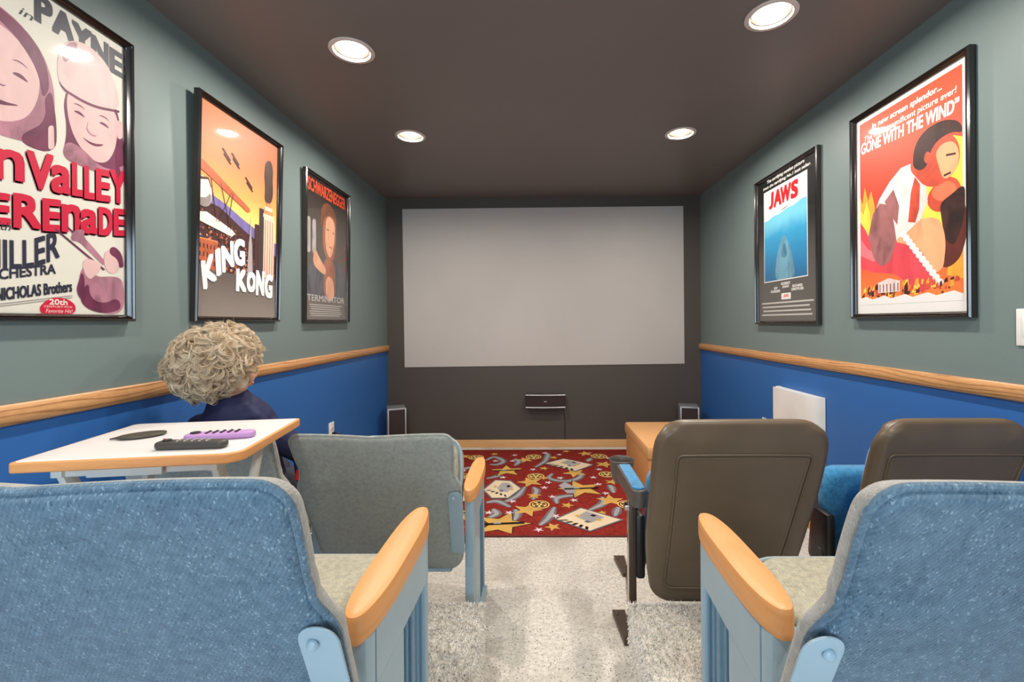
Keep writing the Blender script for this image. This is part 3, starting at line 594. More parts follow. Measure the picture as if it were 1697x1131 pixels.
# ------------------------------------------------------------------ rug
RX0, RX1, RY0, RY1 = -1.05, 1.28, 2.49, 4.16
rr = tag(empty('area_rug', ((RX0 + RX1) / 2, (RY0 + RY1) / 2, 0)), 'red rug with gold stars, film reels and grey swirls before the screen', 'rug')
ox, oy = (RX0 + RX1) / 2, (RY0 + RY1) / 2
def rugmat():
    t = NT('red_rug_pile'); t.color(t.ramp(t.noise(t.mp(), 60, 4), [(.3, lin((118, 36, 32))), (.7, lin((150, 52, 44)))])); t.bump(t.noise(t.mp(), 300, 3), .6, .003); return t.fin(1, 0, .05)
box('rug_pile', (0, 0, .0045), (RX1 - RX0, RY1 - RY0, .009), rugmat(), .002, rr)
bm = bmesh.new(); hx, hy = (RX1 - RX0) / 2, (RY1 - RY0) / 2
for a in (((-hx, -hy), (hx, -hy)), ((hx, -hy), (hx, hy)), ((hx, hy), (-hx, hy)), ((-hx, hy), (-hx, -hy))): tube(bm, [(*a[0], .0055), (*a[1], .0055)], .0055, 8)
bmo('bound_edge', bm, plain('rug_binding', (96, 40, 30), .9), rr, label='dark brown bound rug edge')
BIG= [[-0.65, 3.962, 0.061], [-0.102, 3.858, 0.069], [-0.241, 3.578, 0.137], [-0.051, 3.322, 0.093], [0.296, 3.52, 0.089], [0.438, 4.036, 0.067], [0.561, 3.729, 0.076], [-0.062, 2.829, 0.09], [-0.206, 2.63, 0.174], [0.312, 3.184, 0.17], [0.488, 2.98, 0.087], [-.55, 3.10, .13], [-.60, 2.75, .09], [-.85, 3.5, .13], [-.82, 2.9, .1], [.85, 3.9, .09], [.80, 3.4, .13], [.82, 2.8, .12], [1.1, 3.1, .1], [1.1, 3.7, .12]]
MED= [[-0.383, 4.027, 0.041], [0.147, 3.92, 0.045], [0.057, 3.631, 0.046], [0.553, 3.318, 0.059], [0.195, 2.898, 0.048], [0.091, 2.593, 0.053], [-0.02, 3.061, 0.058], [0.269, 4.109, 0.042], [-0.557, 3.279, 0.042], [0.057, 3.406, 0.039], [0.406, 2.785, 0.032]]
SML= [[-0.196, 3.991], [0.074, 4.057], [0.201, 4.004], [-0.208, 3.827], [-0.355, 3.829], [-0.031, 3.604], [-0.261, 3.421], [0.178, 3.405], [0.084, 3.309], [0.053, 3.207], [0.449, 3.272], [0.431, 3.416], [0.104, 3.04], [-0.163, 2.964], [0.246, 2.981], [-0.175, 2.787], [0.114, 2.737], [0.008, 2.557], [-0.589, 3.581], [0.476, 3.099], [-0.303, 2.788], [0.5, 3.6], [0.621, 3.899], [-.45, 2.6], [-.7, 3.3], [-.42, 2.9], [.65, 3.1], [.7, 3.6], [.62, 2.62], [.95, 3.2]]
REEL= [[-0.028, 3.939, 0.07], [-0.008, 3.444, 0.066], [0.014, 2.908, 0.068], [-0.534, 3.927, 0.068], [-0.558, 3.448, 0.06], [0.549, 3.949, 0.07], [0.545, 3.479, 0.066], [0.584, 2.906, 0.064], [-.45, 2.75, .066], [.95, 3.6, .066]]
SWIRL= [[[-0.183, 3.706], [-0.154, 3.811], [-0.192, 3.891]], [[-0.013, 3.661], [0.065, 3.809], [0.099, 4.005], [0.07, 4.075]], [[-0.44, 3.845], [-0.375, 3.942], [-0.286, 3.828], [-0.327, 3.737], [-0.394, 3.737]], [[-0.222, 2.946], [-0.137, 3.061], [-0.086, 3.23]], [[-0.027, 2.992], [-0.004, 3.143], [-0.025, 3.219]], [[0.121, 3.508], [0.092, 3.418], [0.141, 3.357], [0.226, 3.344], [0.307, 3.392], [0.352, 3.493], [0.32, 3.533]], [[0.015, 2.615], [0.071, 2.721], [0.112, 2.872]], [[-0.14, 2.66], [-0.125, 2.77], [-0.142, 2.838]], [[-0.302, 2.707], [-0.252, 2.771], [-0.281, 2.847]], [[0.325, 2.819], [0.427, 2.924], [0.444, 3.038]], [[0.13, 2.926], [0.134, 3.02], [0.221, 3.059], [0.275, 3.049]], [[0.533, 3.109], [0.534, 3.205], [0.526, 3.261]], [[0.475, 2.736], [0.521, 2.87]], [[-0.625, 3.527], [-0.579, 3.637], [-0.518, 3.665]], [[0.432, 3.806], [0.473, 3.901]], [[-0.335, 2.946], [-0.262, 2.965], [-0.173, 2.873]], [[-0.385, 3.397], [-0.312, 3.447], [-0.289, 3.498]], [[-.52, 3.6], [-.46, 3.7], [-.5, 3.8]], [[.62, 3.2], [.7, 3.3], [.66, 3.45]]]
CLIP= [[[-0.376, 3.166], [-0.311, 3.348], [-0.2, 3.335], [-0.118, 3.186], [-0.197, 3.022], [-0.305, 3.022]], [[0.073, 3.748], [0.234, 3.877], [0.459, 3.715], [0.304, 3.56]], [[0.118, 2.69], [0.278, 2.845], [0.499, 2.681], [0.299, 2.543]]]
BLOB = [[0.157, 3.251], [0.207, 3.32], [0.281, 3.206], [0.264, 3.1], [0.209, 3.1]]
class RugPrint(Print):
    def raw(s, V, F, m):
        i = len(s.V); s.V += [(float(x) - ox, float(y) - oy, .0092 - s.y * .05) for x, y in V]; s.F += [tuple(i + k for k in f) for f in F]; s.mi += [s.mat(m)] * len(F); s.y -= .00024
P = RugPrint(); P.y = 0
gd, gl, gr, grl, wt_, bk, crm = (plain('rug_gold', (214, 168, 90), 1, 0, .05, .12), plain('rug_pale_gold', (232, 196, 120), 1, 0, .05), plain('rug_grey', (124, 122, 128), 1, 0, .05, .25), plain('rug_light_grey', (168, 164, 164), 1, 0, .05, .1),
    plain('rug_lilac_white', (222, 200, 204), 1, 0, .05), plain('rug_black', (42, 34, 32), 1, 0, .05), plain('rug_cream', (226, 204, 172), 1, 0, .05))
def star(x, y, r, m, rot=0, inner=.40, outline=None):
    if outline: star(x, y, r * 1.1, outline, rot, inner)
    P.poly([(x + r * (1 if k % 2 == 0 else inner) * math.sin(k * PI / 5 + rot), y + r * (1 if k % 2 == 0 else inner) * math.cos(k * PI / 5 + rot)) for k in range(10)], m)
def ribbon(pts, wmax, m, m2):
    p = [np.array(q) for q in pts]; out = []
    p = [2 * p[0] - p[1]] + p + [2 * p[-1] - p[-2]]
    for i in range(1, len(p) - 2):
        for k in range(6):
            t = k / 6; a, b, c, d = p[i - 1:i + 3]; out.append(.5 * (2 * b + (c - a) * t + (2 * a - 5 * b + 4 * c - d) * t * t + (3 * b - a - 3 * c + d) * t ** 3))
    out.append(p[-2]); out = np.array(out); tn = np.gradient(out, axis=0); nn = np.stack([-tn[:, 1], tn[:, 0]], 1); nn /= np.linalg.norm(nn, axis=1)[:, None] + 1e-9
    wd = wmax * (.35 + .65 * np.sin(np.linspace(.1, PI * .95, len(out))))[:, None]
    for mm, s in ((m, 1.0), (m2, .45)):
        A, B = out + nn * wd * s, out - nn * wd * s; n = len(out)
        P.raw(list(A) + list(B), [(k, k + 1, n + k + 1, n + k) for k in range(n - 1)], mm)
rg = random.Random(4)
for s in SWIRL: ribbon(s, .032, gr, grl)
for x, y, r in BIG: star(x, y, r, gd, rg.uniform(-.5, .5), .42, bk if r > .12 else gl)
for x, y, r in MED: star(x, y, r, gd, rg.uniform(-.5, .5))
for x, y in SML: star(x, y, .034, wt_, rg.uniform(-.6, .6), .36)
P.poly(BLOB, grl)
for x, y, r in REEL:
    c = lambda R, m: P.poly([(x + R * math.cos(a), y + R * math.sin(a)) for a in (2 * PI * k / 20 for k in range(20))], m)
    c(r, gl); c(r * .86, plain('rug_red', (150, 42, 34), 1, 0, .05)); c(r * .80, bk); c(r * .72, gl)
    for k in range(5):
        a = 2 * PI * k / 5 + .3; P.poly([(x + r * .45 * math.cos(a) + r * .2 * math.cos(b), y + r * .45 * math.sin(a) + r * .2 * math.sin(b)) for b in (2 * PI * q / 10 for q in range(10))], bk)
    c(r * .1, bk)
for q in CLIP + [[(-.75, 3.05), (-.6, 3.25), (-.42, 3.02), (-.58, 2.9)], [(.75, 3.0), (.9, 3.15), (1.1, 3.0), (.95, 2.85)]]:
    a = np.array(q); c = a.mean(0); P.poly(c + (a - c) * 1.1, gr); P.poly(a, crm)
    P.poly(c + (a - c) * np.array([.45, .55]) + [.02, .03], grl)
    for q_ in range(4): P.poly(c + (a - c) * .12 + [(-.05, .0, .045, .07)[q_], (.045, -.035, .05, -.01)[q_]], (gd, gr, bk, gd)[q_])
    lo = a[a[:, 0].argmin()]; bt = a[a[:, 1].argmin()]; 
    for k in range(5):
        t = (k + .3) / 5; pA = lo + (bt - lo) * t; d = (c - pA) * .28; e = (bt - lo) / 5 * .45; P.poly([pA, pA + e, pA + e + d, pA + d], bk)
for x, y, r in (BIG[2], BIG[8], BIG[9]):
    P.poly([(x - r * .7, y - r * .12), (x + r * .75, y + r * .02), (x + r * .75, y + r * .14), (x - r * .7, y + r * .02)], bk); P.poly([(x - r * .3, y - r * .02), (x - r * .05, y), (x - r * .05, y + r * .14), (x - r * .3, y + r * .12)], grl)
V = [(min(max(x, -hx + .02), hx - .02), min(max(y, -hy + .02), hy - .02), z) for x, y, z in P.V]
mesh('star_pattern', V, P.F, P.mats, P.mi, False, rr)

# ------------------------------------------------------------------ theatre chairs with blue-grey fabric
def back_outline():
    h = [(.0, .28), (.235, .28), (.262, .335), (.262, .52), (.272, .565), (.272, .80), (.0, .832)]
    pts = [(-.225, .285), (.225, .285), (.266, .33), (.286, .655), (.263, .70), (.272, .77), (.274, .838), (-.274, .838), (-.272, .77), (-.263, .70), (-.286, .655), (-.266, .33)]
    return round_poly(pts, [.06, .06, .05, .014, .02, .04, .085, .085, .04, .02, .014, .05], 7)
BO = back_outline()
LEAN = .23 / .50
def back_y(z): return -(z - .338) * LEAN
def back_def(x, y, z):
    top = .010 * math.sin(min(1, abs(x) / .25) * PI / 2) if z > .7 else 0
    return (x, y - .035 + back_y(z) - .10 * x * x + .004, z + top - .004)
def rotx(bm, ang, piv):
    bmesh.ops.transform(bm, matrix=Matrix.Translation(piv) @ Matrix.Rotation(ang, 4, 'X') @ Matrix.Translation(-Vector(piv)), verts=bm.verts)
def end_panel(r, x, side, rot=0, z0=0.0, zt=.552, pitch=.03):
    """cast end standard with vented aisle face; side=+1: vents face +x"""
    g = bmesh.new(); y0, y1, th = -.012, .335, .034
    bx(g, (x, y0 + .02, (z0 + zt) / 2), (th, .04, zt - z0), .006)
    bx(g, (x, y1 - .012, (z0 + zt) / 2), (th * .9, .024, zt - z0), .005)
    # skin with recessed slots on the vented side: solid upper, ribs below
    bx(g, (x, (y0 + y1) / 2, (z0 + zt) / 2), (th - .014, y1 - y0 - .04, zt - z0 - .002))
    bx(g, (x + side * (th / 2 - .004), y0 + .105, (z0 + zt - .114) / 2), (.008, .13, zt - z0 - .114))
    bx(g, (x + side * (th / 2 - .004), (y0 + y1) / 2 + .008, zt - .059), (.008, y1 - y0 - .064, .108))
    bx(g, (x - side * (th / 2 - .004), (y0 + y1) / 2, (z0 + zt) / 2), (.008, y1 - y0 - .04, zt - z0 - .002), .002)
    bx(g, (x, (y0 + y1) / 2, z0 + .012), (th + .02, y1 - y0, .024), .004)
    if rot: bmesh.ops.transform(g, matrix=Matrix.Translation((x, .16, 0)) @ Matrix.Rotation(rot, 4, 'Z') @ Matrix.Translation((-x, -.16, 0)), verts=g.verts)
    p = bmo('end_panel', g, M['steel'], r, label='pale blue enamelled end standard')
    for k in range(4):
        g = bmesh.new(); yy = y0 + .19 + k * .034; top = zt - .118 + .012 * k
        bx(g, (x + side * (th / 2 - .006), yy + .010, (z0 + .04 + top) / 2), (.006, .007, top - z0 - .04), .002)
        bx(g, (x + side * (th / 2 - .008), yy - .006, (z0 + .04 + top) / 2), (.002, .024, top - z0 - .04))
        if rot: bmesh.ops.transform(g, matrix=Matrix.Translation((x, .16, 0)) @ Matrix.Rotation(rot, 4, 'Z') @ Matrix.Translation((-x, -.16, 0)), verts=g.verts)
        bmo('vent_rib', g, M['steel_d'], p)
    # wooden armrest: long rounded paddle, slightly fuller in the middle
    out = []
    N = 40; L = .375; 
    for k in range(N):
        a = 2 * PI * k / N; c_, s_ = math.cos(a), math.sin(a)
        py = math.copysign(abs(s_) ** .62, s_) * L / 2; px = math.copysign(abs(c_) ** .7, c_) * (.0295 + .002 * math.cos(2 * a))
        out.append((px, py))
    rgs = [(.55, .0), (.90, .001), (.97, .004), (1, .010), (1, .037), (.975, .0425), (.92, .0455), (.6, .0475), (.3, .048)]
    V, F = [], []
    for s, z in rgs:
        for px, py in out: V.append((px * s, py - (0.5 * (1 - s)) * .03 * np.sign(py), z))
    for i in range(len(rgs) - 1):
        for k in range(N): F.append((i * N + k, i * N + (k + 1) % N, (i + 1) * N + (k + 1) % N, (i + 1) * N + k))
    F.append(tuple(range(N))[::-1]); F.append(tuple((len(rgs) - 1) * N + k for k in range(N)))
    R = Matrix.Translation((x, .163, zt - .012)) @ Matrix.Rotation(rot, 4, 'Z') @ Matrix.Rotation(pitch, 4, 'X')
    V = [R @ Vector(v) for v in V]
    mesh('armrest', V, F, M['arm'], parent=r, label='varnished orange wooden armrest')
def theatre_chair(loc, label, aisle=1, seat_ang=0, other=True, arm_rot=0, ax=.278, rot=0, seat_dx=0, seat_w=.24, fab=None, sr=.07, sl=.43, brk=False, ws=1.0, bz=0, bxo=.0, zt=.552, pitch=.03):
    fab = fab or M['bluefab']
    r = tag(empty('theatre_chair', loc, (0, 0, rot)), label, 'chair', 'blue-grey fabric theatre chairs on the left and in the foreground')
    OL = [(x_ * ws, z_) for x_, z_ in BO]; V, F = pad(OL, .046, .017, 7, .004, back_def); n_ = len(densify(OL, .03)); mi = [0 if k // n_ < 11 else 1 for k in range(len(F))]; mi[-2] = 0; mesh('backrest', V, F, [fab, M['lit_rimfab']], mi, parent=r, angle=60)  # paler edge weave paints in the warm overhead sheen on the rim
    g = bmesh.new(); q = OL; pts = []
    for (x_, z_) in densify(q, .02):
        y_ = -.012; a = back_def(x_ * 1.004, .012, z_ * 1.0008); pts.append(a)
    tube(g, pts + [pts[0]], .0045, 8, caps=False); bmo('welt_piping', g, fab, r)
    # seat: fabric cushion on an enamelled pan, hinged at the back
    so = round_poly([(-seat_w, 0), (seat_w, 0), (seat_w + .005, .25), (seat_w - .01, sl), (-seat_w + .01, sl), (-seat_w - .005, .25)], [.03, .03, .1, sr, sr, .1], 6)
    V, F = pad(so, .075, .028, 6, .016, None); A = Matrix.Translation((seat_dx, .05, .43)) @ Matrix.Rotation(seat_ang, 4, 'X') @ Matrix.Rotation(-PI / 2, 4, 'X')
    A = Matrix.Translation((seat_dx, .05, .335)) @ Matrix.Rotation(seat_ang, 4, 'X') @ Matrix(((1, 0, 0, 0), (0, 0, 1, 0), (0, -1, 0, .07), (0, 0, 0, 1)))
    V = [A @ Vector(v) for v in V]; F = [f[::-1] for f in F]
    sm = M['beigefab']
    me = mesh('seat', V, [f[::-1] for f in F], sm, parent=r, angle=60, label='beige woven seat cushion')
    po = [(x_ * 1.045, z_ * 1.03) for x_, z_ in so]; V, F = pad(po, .066, .012, 4, .0, None)
    A2 = Matrix.Translation((seat_dx, .05, .335)) @ Matrix.Rotation(seat_ang, 4, 'X') @ Matrix(((1, 0, 0, 0), (0, 0, 1, -.003), (0, -1, 0, .036), (0, 0, 0, 1)))
    mesh('seat_pan', [A2 @ Vector(v) for v in V], F, M['steel'], parent=r, angle=60)
    box('lower_edge', (0, -.018 + back_y(.276), .276), (.42, .03, .016), M['steel'], .005, r, label='pale blue metal lower edge')
    g = bmesh.new(); rp = [A2 @ Vector((x_, -.012, z_)) for x_, z_ in po]; tube(g, rp + [rp[0]], .006, 8, caps=False); bmo('seat_rim', g, M['steel'], r)
    # brackets joining the back to the standards
    for sx in ((1, -1) if brk else (aisle,)):
        w_ = .054; o_ = round_poly([(-.012, .0), (w_ - .012, .0), (w_, .27), (w_ * .0, .27)], [.01, .01, .03, .03], 7)
        o_ = [(sx * (.232 + bxo + a_ * .9), .37 + bz + b_ * .98) for a_, b_ in o_]
        if sx < 0: o_ = o_[::-1]
        V, F = pad(o_, .004, .0015, 2, 0, lambda x_, y_, z_: (x_, y_ - .044 + back_y(z_) - .10 * x_ * x_ + .004, z_))
        bmo_ = mesh('side_bracket', V, F, M['steel'], parent=r, label='pale blue metal bracket with a rivet')
        g = bmesh.new(); yb = -.0445 + back_y(.61 + bz) - .10 * .25 ** 2; ball(g, (sx * (.250 + bxo), yb, .61 + bz), (.007, .004, .007), 12); bmo('rivet', g, M['steel'], bmo_)
        g = bmesh.new(); tube(g, [(sx * (ax - .02), .03, .37), (sx * (seat_w - .03), .03, .37)], .012, 12); bmo('hinge_pin', g, M['black'], r)
    end_panel(r, aisle * ax, aisle, rot=arm_rot, zt=zt, pitch=pitch)
    if other: end_panel(r, -aisle * ax, -aisle)
    return r
# heights above the floor each chair stands on; back row stands on the raised platforms
c1 = theatre_chair((-.530, 1.665, 0), 'grey fabric theatre chair with its back squarely in view, right of the folding table', 1, 1.18, False, fab=M['greyfab'], sl=.40, seat_w=.218, ws=.955)
c2 = theatre_chair((-1.112, 1.665, 0), 'grey theatre chair behind the white folding table, the curly-haired person sits in it', 1, 0, False, ax=.287, fab=M['greyfab'], ws=.955)
c3 = theatre_chair((-.518, .685, PH), 'large blue fabric theatre chair in the left foreground, cut by the left edge', 1, 0, True, ax=.247, arm_rot=-.035, seat_w=.215, bz=.03, bxo=.016, zt=.533)
c4 = theatre_chair((.588, .672, PH), 'large blue fabric theatre chair in the right foreground, cut by the right edge', -1, .06, True, arm_rot=-.055, ax=.218, bz=.03, bxo=.026, zt=.537, pitch=-.05, seat_dx=.095, seat_w=.17, sr=.12, sl=.39)

# ------------------------------------------------------------------ dark moulded cinema seats
def cinema_seat(loc, label, left_arm, wdt=.28, right_arm=False, rx=.300):
    r = tag(empty('cinema_seat', loc), label, 'chair', 'dark moulded cinema seats on the right')
    so = round_poly([(-wdt * .86, .19), (wdt * .80, .175), (wdt * .90, .40), (wdt, .70), (wdt * .97, .885), (-wdt * .97, .885), (-wdt, .70), (-wdt, .40)], [.075, .075, .1, .1, .095, .095, .1, .1], 7)
    ly = lambda z: -(z - .2) * .30
    inset = np.array(round_poly([(-.21, .265), (.165, .25), (.195, .50), (.222, .772), (-.205, .772), (-.205, .50)], [.03, .03, .08, .018, .018, .08], 5))
    def dfm(x_, y_, z_):
        return (x_, y_ + ly(z_) - .12 * x_ * x_ + (.012 if abs(z_ - .885) < .03 else 0), z_)
    # shell surface as a fine grid so the moulded recess is real relief
    V, F = pad(so, .055, .026, 10, .002, dfm, d=.02); sh = mesh('back_shell', V, F, M['vinyl'], parent=r, angle=60, label='dark moulded plastic back shell')
    g = bmesh.new(); pl_ = [dfm(a, -.0015, b) for a, b in densify([tuple(p) for p in inset], .02)]; tube(g, pl_ + [pl_[0]], .0042, 8, caps=False); i2 = (inset - inset.mean(0)) * [.93, .955] + inset.mean(0); pl_ = [dfm(a_, -.001, b_) for a_, b_ in densify([tuple(p) for p in i2], .02)]; tube(g, pl_ + [pl_[0]], .003, 8, caps=False); bmo('moulded_ridge', g, M['vinyl'], sh)
    ii = [tuple(p) for p in (inset - inset.mean(0)) * [.975, .982] + inset.mean(0)]
    V, F = pad(ii, .004, .0018, 8, -.0005, lambda x_, y_, z_: dfm(x_, y_ - .0035, z_), d=.02); mesh('inner_panel', V, F, M['vinyl'], parent=sh, angle=60)
    # blue cushion on the front of the back, tipped-up blue seat
    fo = round_poly([(-wdt * .76, .36), (wdt * .76, .36), (wdt * .80, .80), (-wdt * .80, .80)], .06, 6)
    V, F = pad(fo, .075, .03, 6, -.0, lambda x_, y_, z_: (x_, y_ + .045 + ly(z_) - .12 * x_ * x_, z_)); mesh('back_cushion', V, F, M['brightfab'], parent=r, angle=60, label='bright blue woven back cushion')
    fo = round_poly([(-.232, .22), (.232, .22), (.230, .59), (.20, .64), (-.20, .64), (-.230, .59)], .05, 6)
    V, F = pad(fo, .09, .035, 6, .01, lambda x_, y_, z_: (x_, y_ + .12 - (z_ - .3) * .12, z_)); mesh('seat', V, F, M['brightfab'], parent=r, angle=60, label='bright blue seat cushion, tipped up')
    fo = [(p_ * .93, .22 + (q_ - .22) * .93) for p_, q_ in fo]; V, F = pad(fo, .02, .008, 5, 0, lambda x_, y_, z_: (x_, y_ + .215 - (z_ - .3) * .12, z_)); mesh('seat_pan', V, F, M['vinyl'], parent=r, angle=60)
    for sx in (-1, 1):
        g = bmesh.new(); bx(g, (sx * (wdt - .012), .115, .36), (.035, .11, .24), .012); disc(g, (sx * (wdt - .012), .115, .30), .045, .042, 'X', 20, .006); bmo('hinge_housing', g, M['black'], r)
    for sx, on in ((-1, left_arm), (1, right_arm)):
        if not on: continue
        X = -.295 if sx < 0 else rx
        g = bmesh.new(); bx(g, (X, .09, .285), (.026, .034, .55), .003); st = bmo('post', g, M['brown'], r, label='dark brown metal post')
        g = bmesh.new(); bx(g, (X - .0145, .09, .285), (.003, .028, .54), .001); bmo('polished_strip', g, M['chrome'], st)
        g = bmesh.new(); bx(g, (X - .004, .09, .50), (.05, .03, .02), .003); tube(g, [(X + .012, .10, .54), (X + .016, .12, .38), (X + .034, .10, .30)], .004, 8); bmo('hinge_arm', g, M['chrome'], st)
        for ya, yb, xo in ((.055, .235, -.026), (.50, .66, .055)):
            g = bmesh.new(); xx = X + xo
            V = [(xx - .026, yb, .018), (xx + .026, yb, .018), (xx + .012, ya, .018), (xx - .012, ya, .018)]
            A = [g.verts.new((x_, y_, 0)) for x_, y_, _ in V]; B = [g.verts.new(v) for v in V]; g.faces.new(A[::-1]); g.faces.new(B)
            for k in range(4): g.faces.new((A[k], A[(k + 1) % 4], B[(k + 1) % 4], B[k]))
            bmesh.ops.recalc_face_normals(g, faces=g.faces); ball(g, (xx - .012, yb - .03, .018), (.007, .007, .005), 10)
            bmo('foot', g, M['brown'], st)
        g = bmesh.new(); tube(g, [(X + .003, .10, .02), (X + .075, .56, .016)], .009, 8); bmo('floor_rail', g, M['brown'], st)
        # armrest body with blue pad and cup holder at its front end
        g = bmesh.new(); bx(g, (X, .16, .588), (.052, .32, .05), .012); 
        bo = round_poly([(-.026, -.155), (.0, -.172), (.026, -.155), (.030, .16), (-.030, .16)], [.012, .012, .012, .0, .0], 4)
        g.free(); V, F = pad(bo, .062, .006, 3, 0, lambda x_, y_, z_: (X + x_ + .012 * (z_ + .16) * 0, z_ + .115, .612 - y_)); arm = mesh('armrest', V, [f[::-1] for f in F][::1], M['cuppy'], parent=r, angle=50, label='grey-brown moulded armrest')
        bo = round_poly([(-.021, -.145), (.0, -.160), (.021, -.145), (.0215, .11), (-.0215, .11)], [.01, .01, .01, .004, .004], 4)
        V, F = pad(bo, .008, .0035, 3, .001, lambda x_, y_, z_: (X + x_, z_ + .115, .6185 - y_)); mesh('arm_pad', V, F, M['brightfab'], parent=arm, angle=50, label='bright blue fabric arm pad')
        g = bmesh.new(); lathe(g, [(.0, -.085), (.034, -.085), (.040, -.07), (.051, .0), (.053, .006), (.051, .009), (.048, .006), (.046, -.01), (.035, -.065), (0, -.068)], (X, .287, .612), 32); bmesh.ops.recalc_face_normals(g, faces=g.faces)
        bmo('cup_holder', g, M['cuppy'], arm)
    return r
cinema_seat((.652, 1.600, 0), 'dark moulded cinema seat beside the aisle with cup-holder armrest', True, .28, True)
cinema_seat((1.318, 1.600, 0), 'dark moulded cinema seat against the right wall, behind the blue foreground chair', False, .245, True, .222)

# ------------------------------------------------------------------ folding tray table and what lies on it
TT = tag(empty('tray_table', (-.972, 1.208, PH), (0, 0, math.radians(8.8))), 'white laminate folding tray table with wooden edge and cream crossed legs', 'table')
hw, hd, zt = .240, .198, .693
to = round_poly([(-hw, -hd), (hw - .0, -hd), (hw, hd), (-hw, hd)], [.012, .045, .012, .02], 6)
V, F = pad([(a, b) for a, b in to], .024, .004, 3, 0, lambda x_, y_, z_: (x_, z_, zt - y_)); mesh('table_edge', V, F, M['arm'], parent=TT, angle=50, label='orange wooden table edge')
V, F = pad([(a * .972, b * .965) for a, b in to], .004, .001, 3, 0, lambda x_, y_, z_: (x_, z_, zt + .0008 - y_)); mesh('table_top', V, F, M['lam'], parent=TT, angle=50, label='white laminate table top')
for sx in (-1, 1):
    box('side_rail', (sx * .165, 0, zt - .036), (.024, .34, .022), M['cream'], .003, TT)
box('cross_rail', (0, -.15, zt - .038), (.31, .022, .02), M['cream'], .003, TT)
box('locking_plate', (-.02, -.172, zt - .036), (.16, .008, .024), M['cream'], .003, TT)
for k, (sx, s) in enumerate(((-1, 1), (1, 1), (-1, -1), (1, -1))):
    g = bmesh.new(); x_ = sx * (.165 if s > 0 else .143); a = Vector((x_, -.145 * s, zt - .04)); b = Vector((x_, .165 * s, .012)); d = b - a
    bx(g, (0, 0, 0), (.016, .034, d.length), .003); bmesh.ops.transform(g, matrix=Matrix.Translation((a + b) / 2) @ d.to_track_quat('Z', 'Y').to_matrix().to_4x4(), verts=g.verts)
    lg = bmo('leg', g, M['cream'], TT); g = bmesh.new(); bx(g, (x_, .166 * s, .008), (.022, .034, .016), .004); bmo('leg_tip', g, M['rubber'], lg)
for s in (-1, 1): box('foot_bar', (0, .155 * s, .042), (.29 if s < 0 else .33, .02, .014), M['cream'], .003, TT)
ZT = PH + zt + .0012
def remote(x, y, rz, L, W_, Hh, body, btn, label, hollow=False):
    r = tag(empty('remote_control', (x, y, ZT), (0, 0, rz)), label, 'remote control')
    o_ = round_poly([(-L / 2, -W_ / 2), (L / 2, -W_ / 2 * .8), (L / 2, W_ / 2 * .8), (-L / 2, W_ / 2)], W_ * .35, 6)
    V, F = pad(o_, Hh, Hh * .4, 4, 0, lambda a, b, c: (a, c, Hh - b)); mesh('body', V, F, body, parent=r, angle=60)
    for i in range(5):
        for j in range(3):
            g = bmesh.new(); disc(g, (-L * .18 + i * L * .105, (j - 1) * W_ * .22, Hh + .001), W_ * .075, .004, n=12, bev=.001); bmo('button', g, btn, r)
    g = bmesh.new(); disc(g, (-L * .36, 0, Hh + .0015), W_ * .24, .004, n=20, bev=.001); bmo('navigation_ring', g, M['black'], r, label='round black navigation pad')
    g = bmesh.new(); disc(g, (-L * .44, W_ * .22, Hh + .0012), W_ * .07, .004, n=12, bev=.001); bmo('power_button', g, M['red'] if not hollow else M['white'], r, label='small power button')
remote(-.850, 1.092, math.radians(4), .165, .040, .019, plain('charcoal_plastic', (70, 66, 62), .4), plain('pale_rubber', (170, 166, 160), .6), 'black slim remote control near the front edge of the white table')
remote(-.845, 1.185, math.radians(14), .165, .050, .017, M['purple'], M['black'], 'lilac remote control with black buttons lying behind the black remote', True)
o = tag(empty('oval_case', (-1.075, 1.205, ZT), (0, 0, math.radians(40))), 'thin dark olive oval disc with a small tip on the white table', 'disc')
V, F = pad([(.052 * math.cos(a), .034 * math.sin(a)) for a in (2 * PI * k / 28 for k in range(28))], .006, .0028, 4, .002, lambda a, b, c: (a, c, .008 - b)); mesh('disc', V, F, M['olive'], parent=o)
g = bmesh.new(); tube(g, [(-.048, 0, .005), (-.066, -.002, .004)], [.004, .002], 8); bmo('tip', g, M['olive'], o)

# ------------------------------------------------------------------ seated person with curly hair
PX = -1.135
g = bmesh.new()
# torso, neck, head
limb(g, [(PX, 1.78, .53), (PX - .02, 1.765, .64), (PX - .06, 1.735, .76), (PX - .065, 1.715, .83)], [.115, .105, .10, .06])
limb(g, [(PX - .06, 1.705, .84), (PX - .04, 1.69, .93)], [.045, .042])
hd_c = Vector((-1.172, 1.675, 1.03)); HR = Matrix.Rotation(math.radians(-28), 3, 'Z') @ Matrix.Rotation(math.radians(-6), 3, 'X')
def hp(x_, y_, z_): return tuple(hd_c + HR @ Vector((x_, y_, z_)))
ball(g, hp(0, -.012, .02), (.078, .09, .088), 22); ball(g, hp(0, .028, -.028), (.058, .066, .075), 18); ball(g, hp(0, .055, -.075), (.026, .026, .02), 12)
for sx in (-1, 1):
    ball(g, hp(sx * .036, .062, -.028), (.026, .022, .026), 12); ball(g, hp(sx * .03, .074, .02), (.022, .014, .008), 10); ball(g, hp(sx * .075, -.005, -.012), (.010, .018, .028), 12)
tube(g, [hp(0, .08, .012), hp(0, .104, -.022)], [.008, .013], 10); ball(g, hp(0, .103, -.026), (.014, .012, .010), 10)
ball(g, hp(0, .088, -.050), (.022, .009, .006), 10); ball(g, hp(0, .086, -.060), (.019, .009, .006), 10)
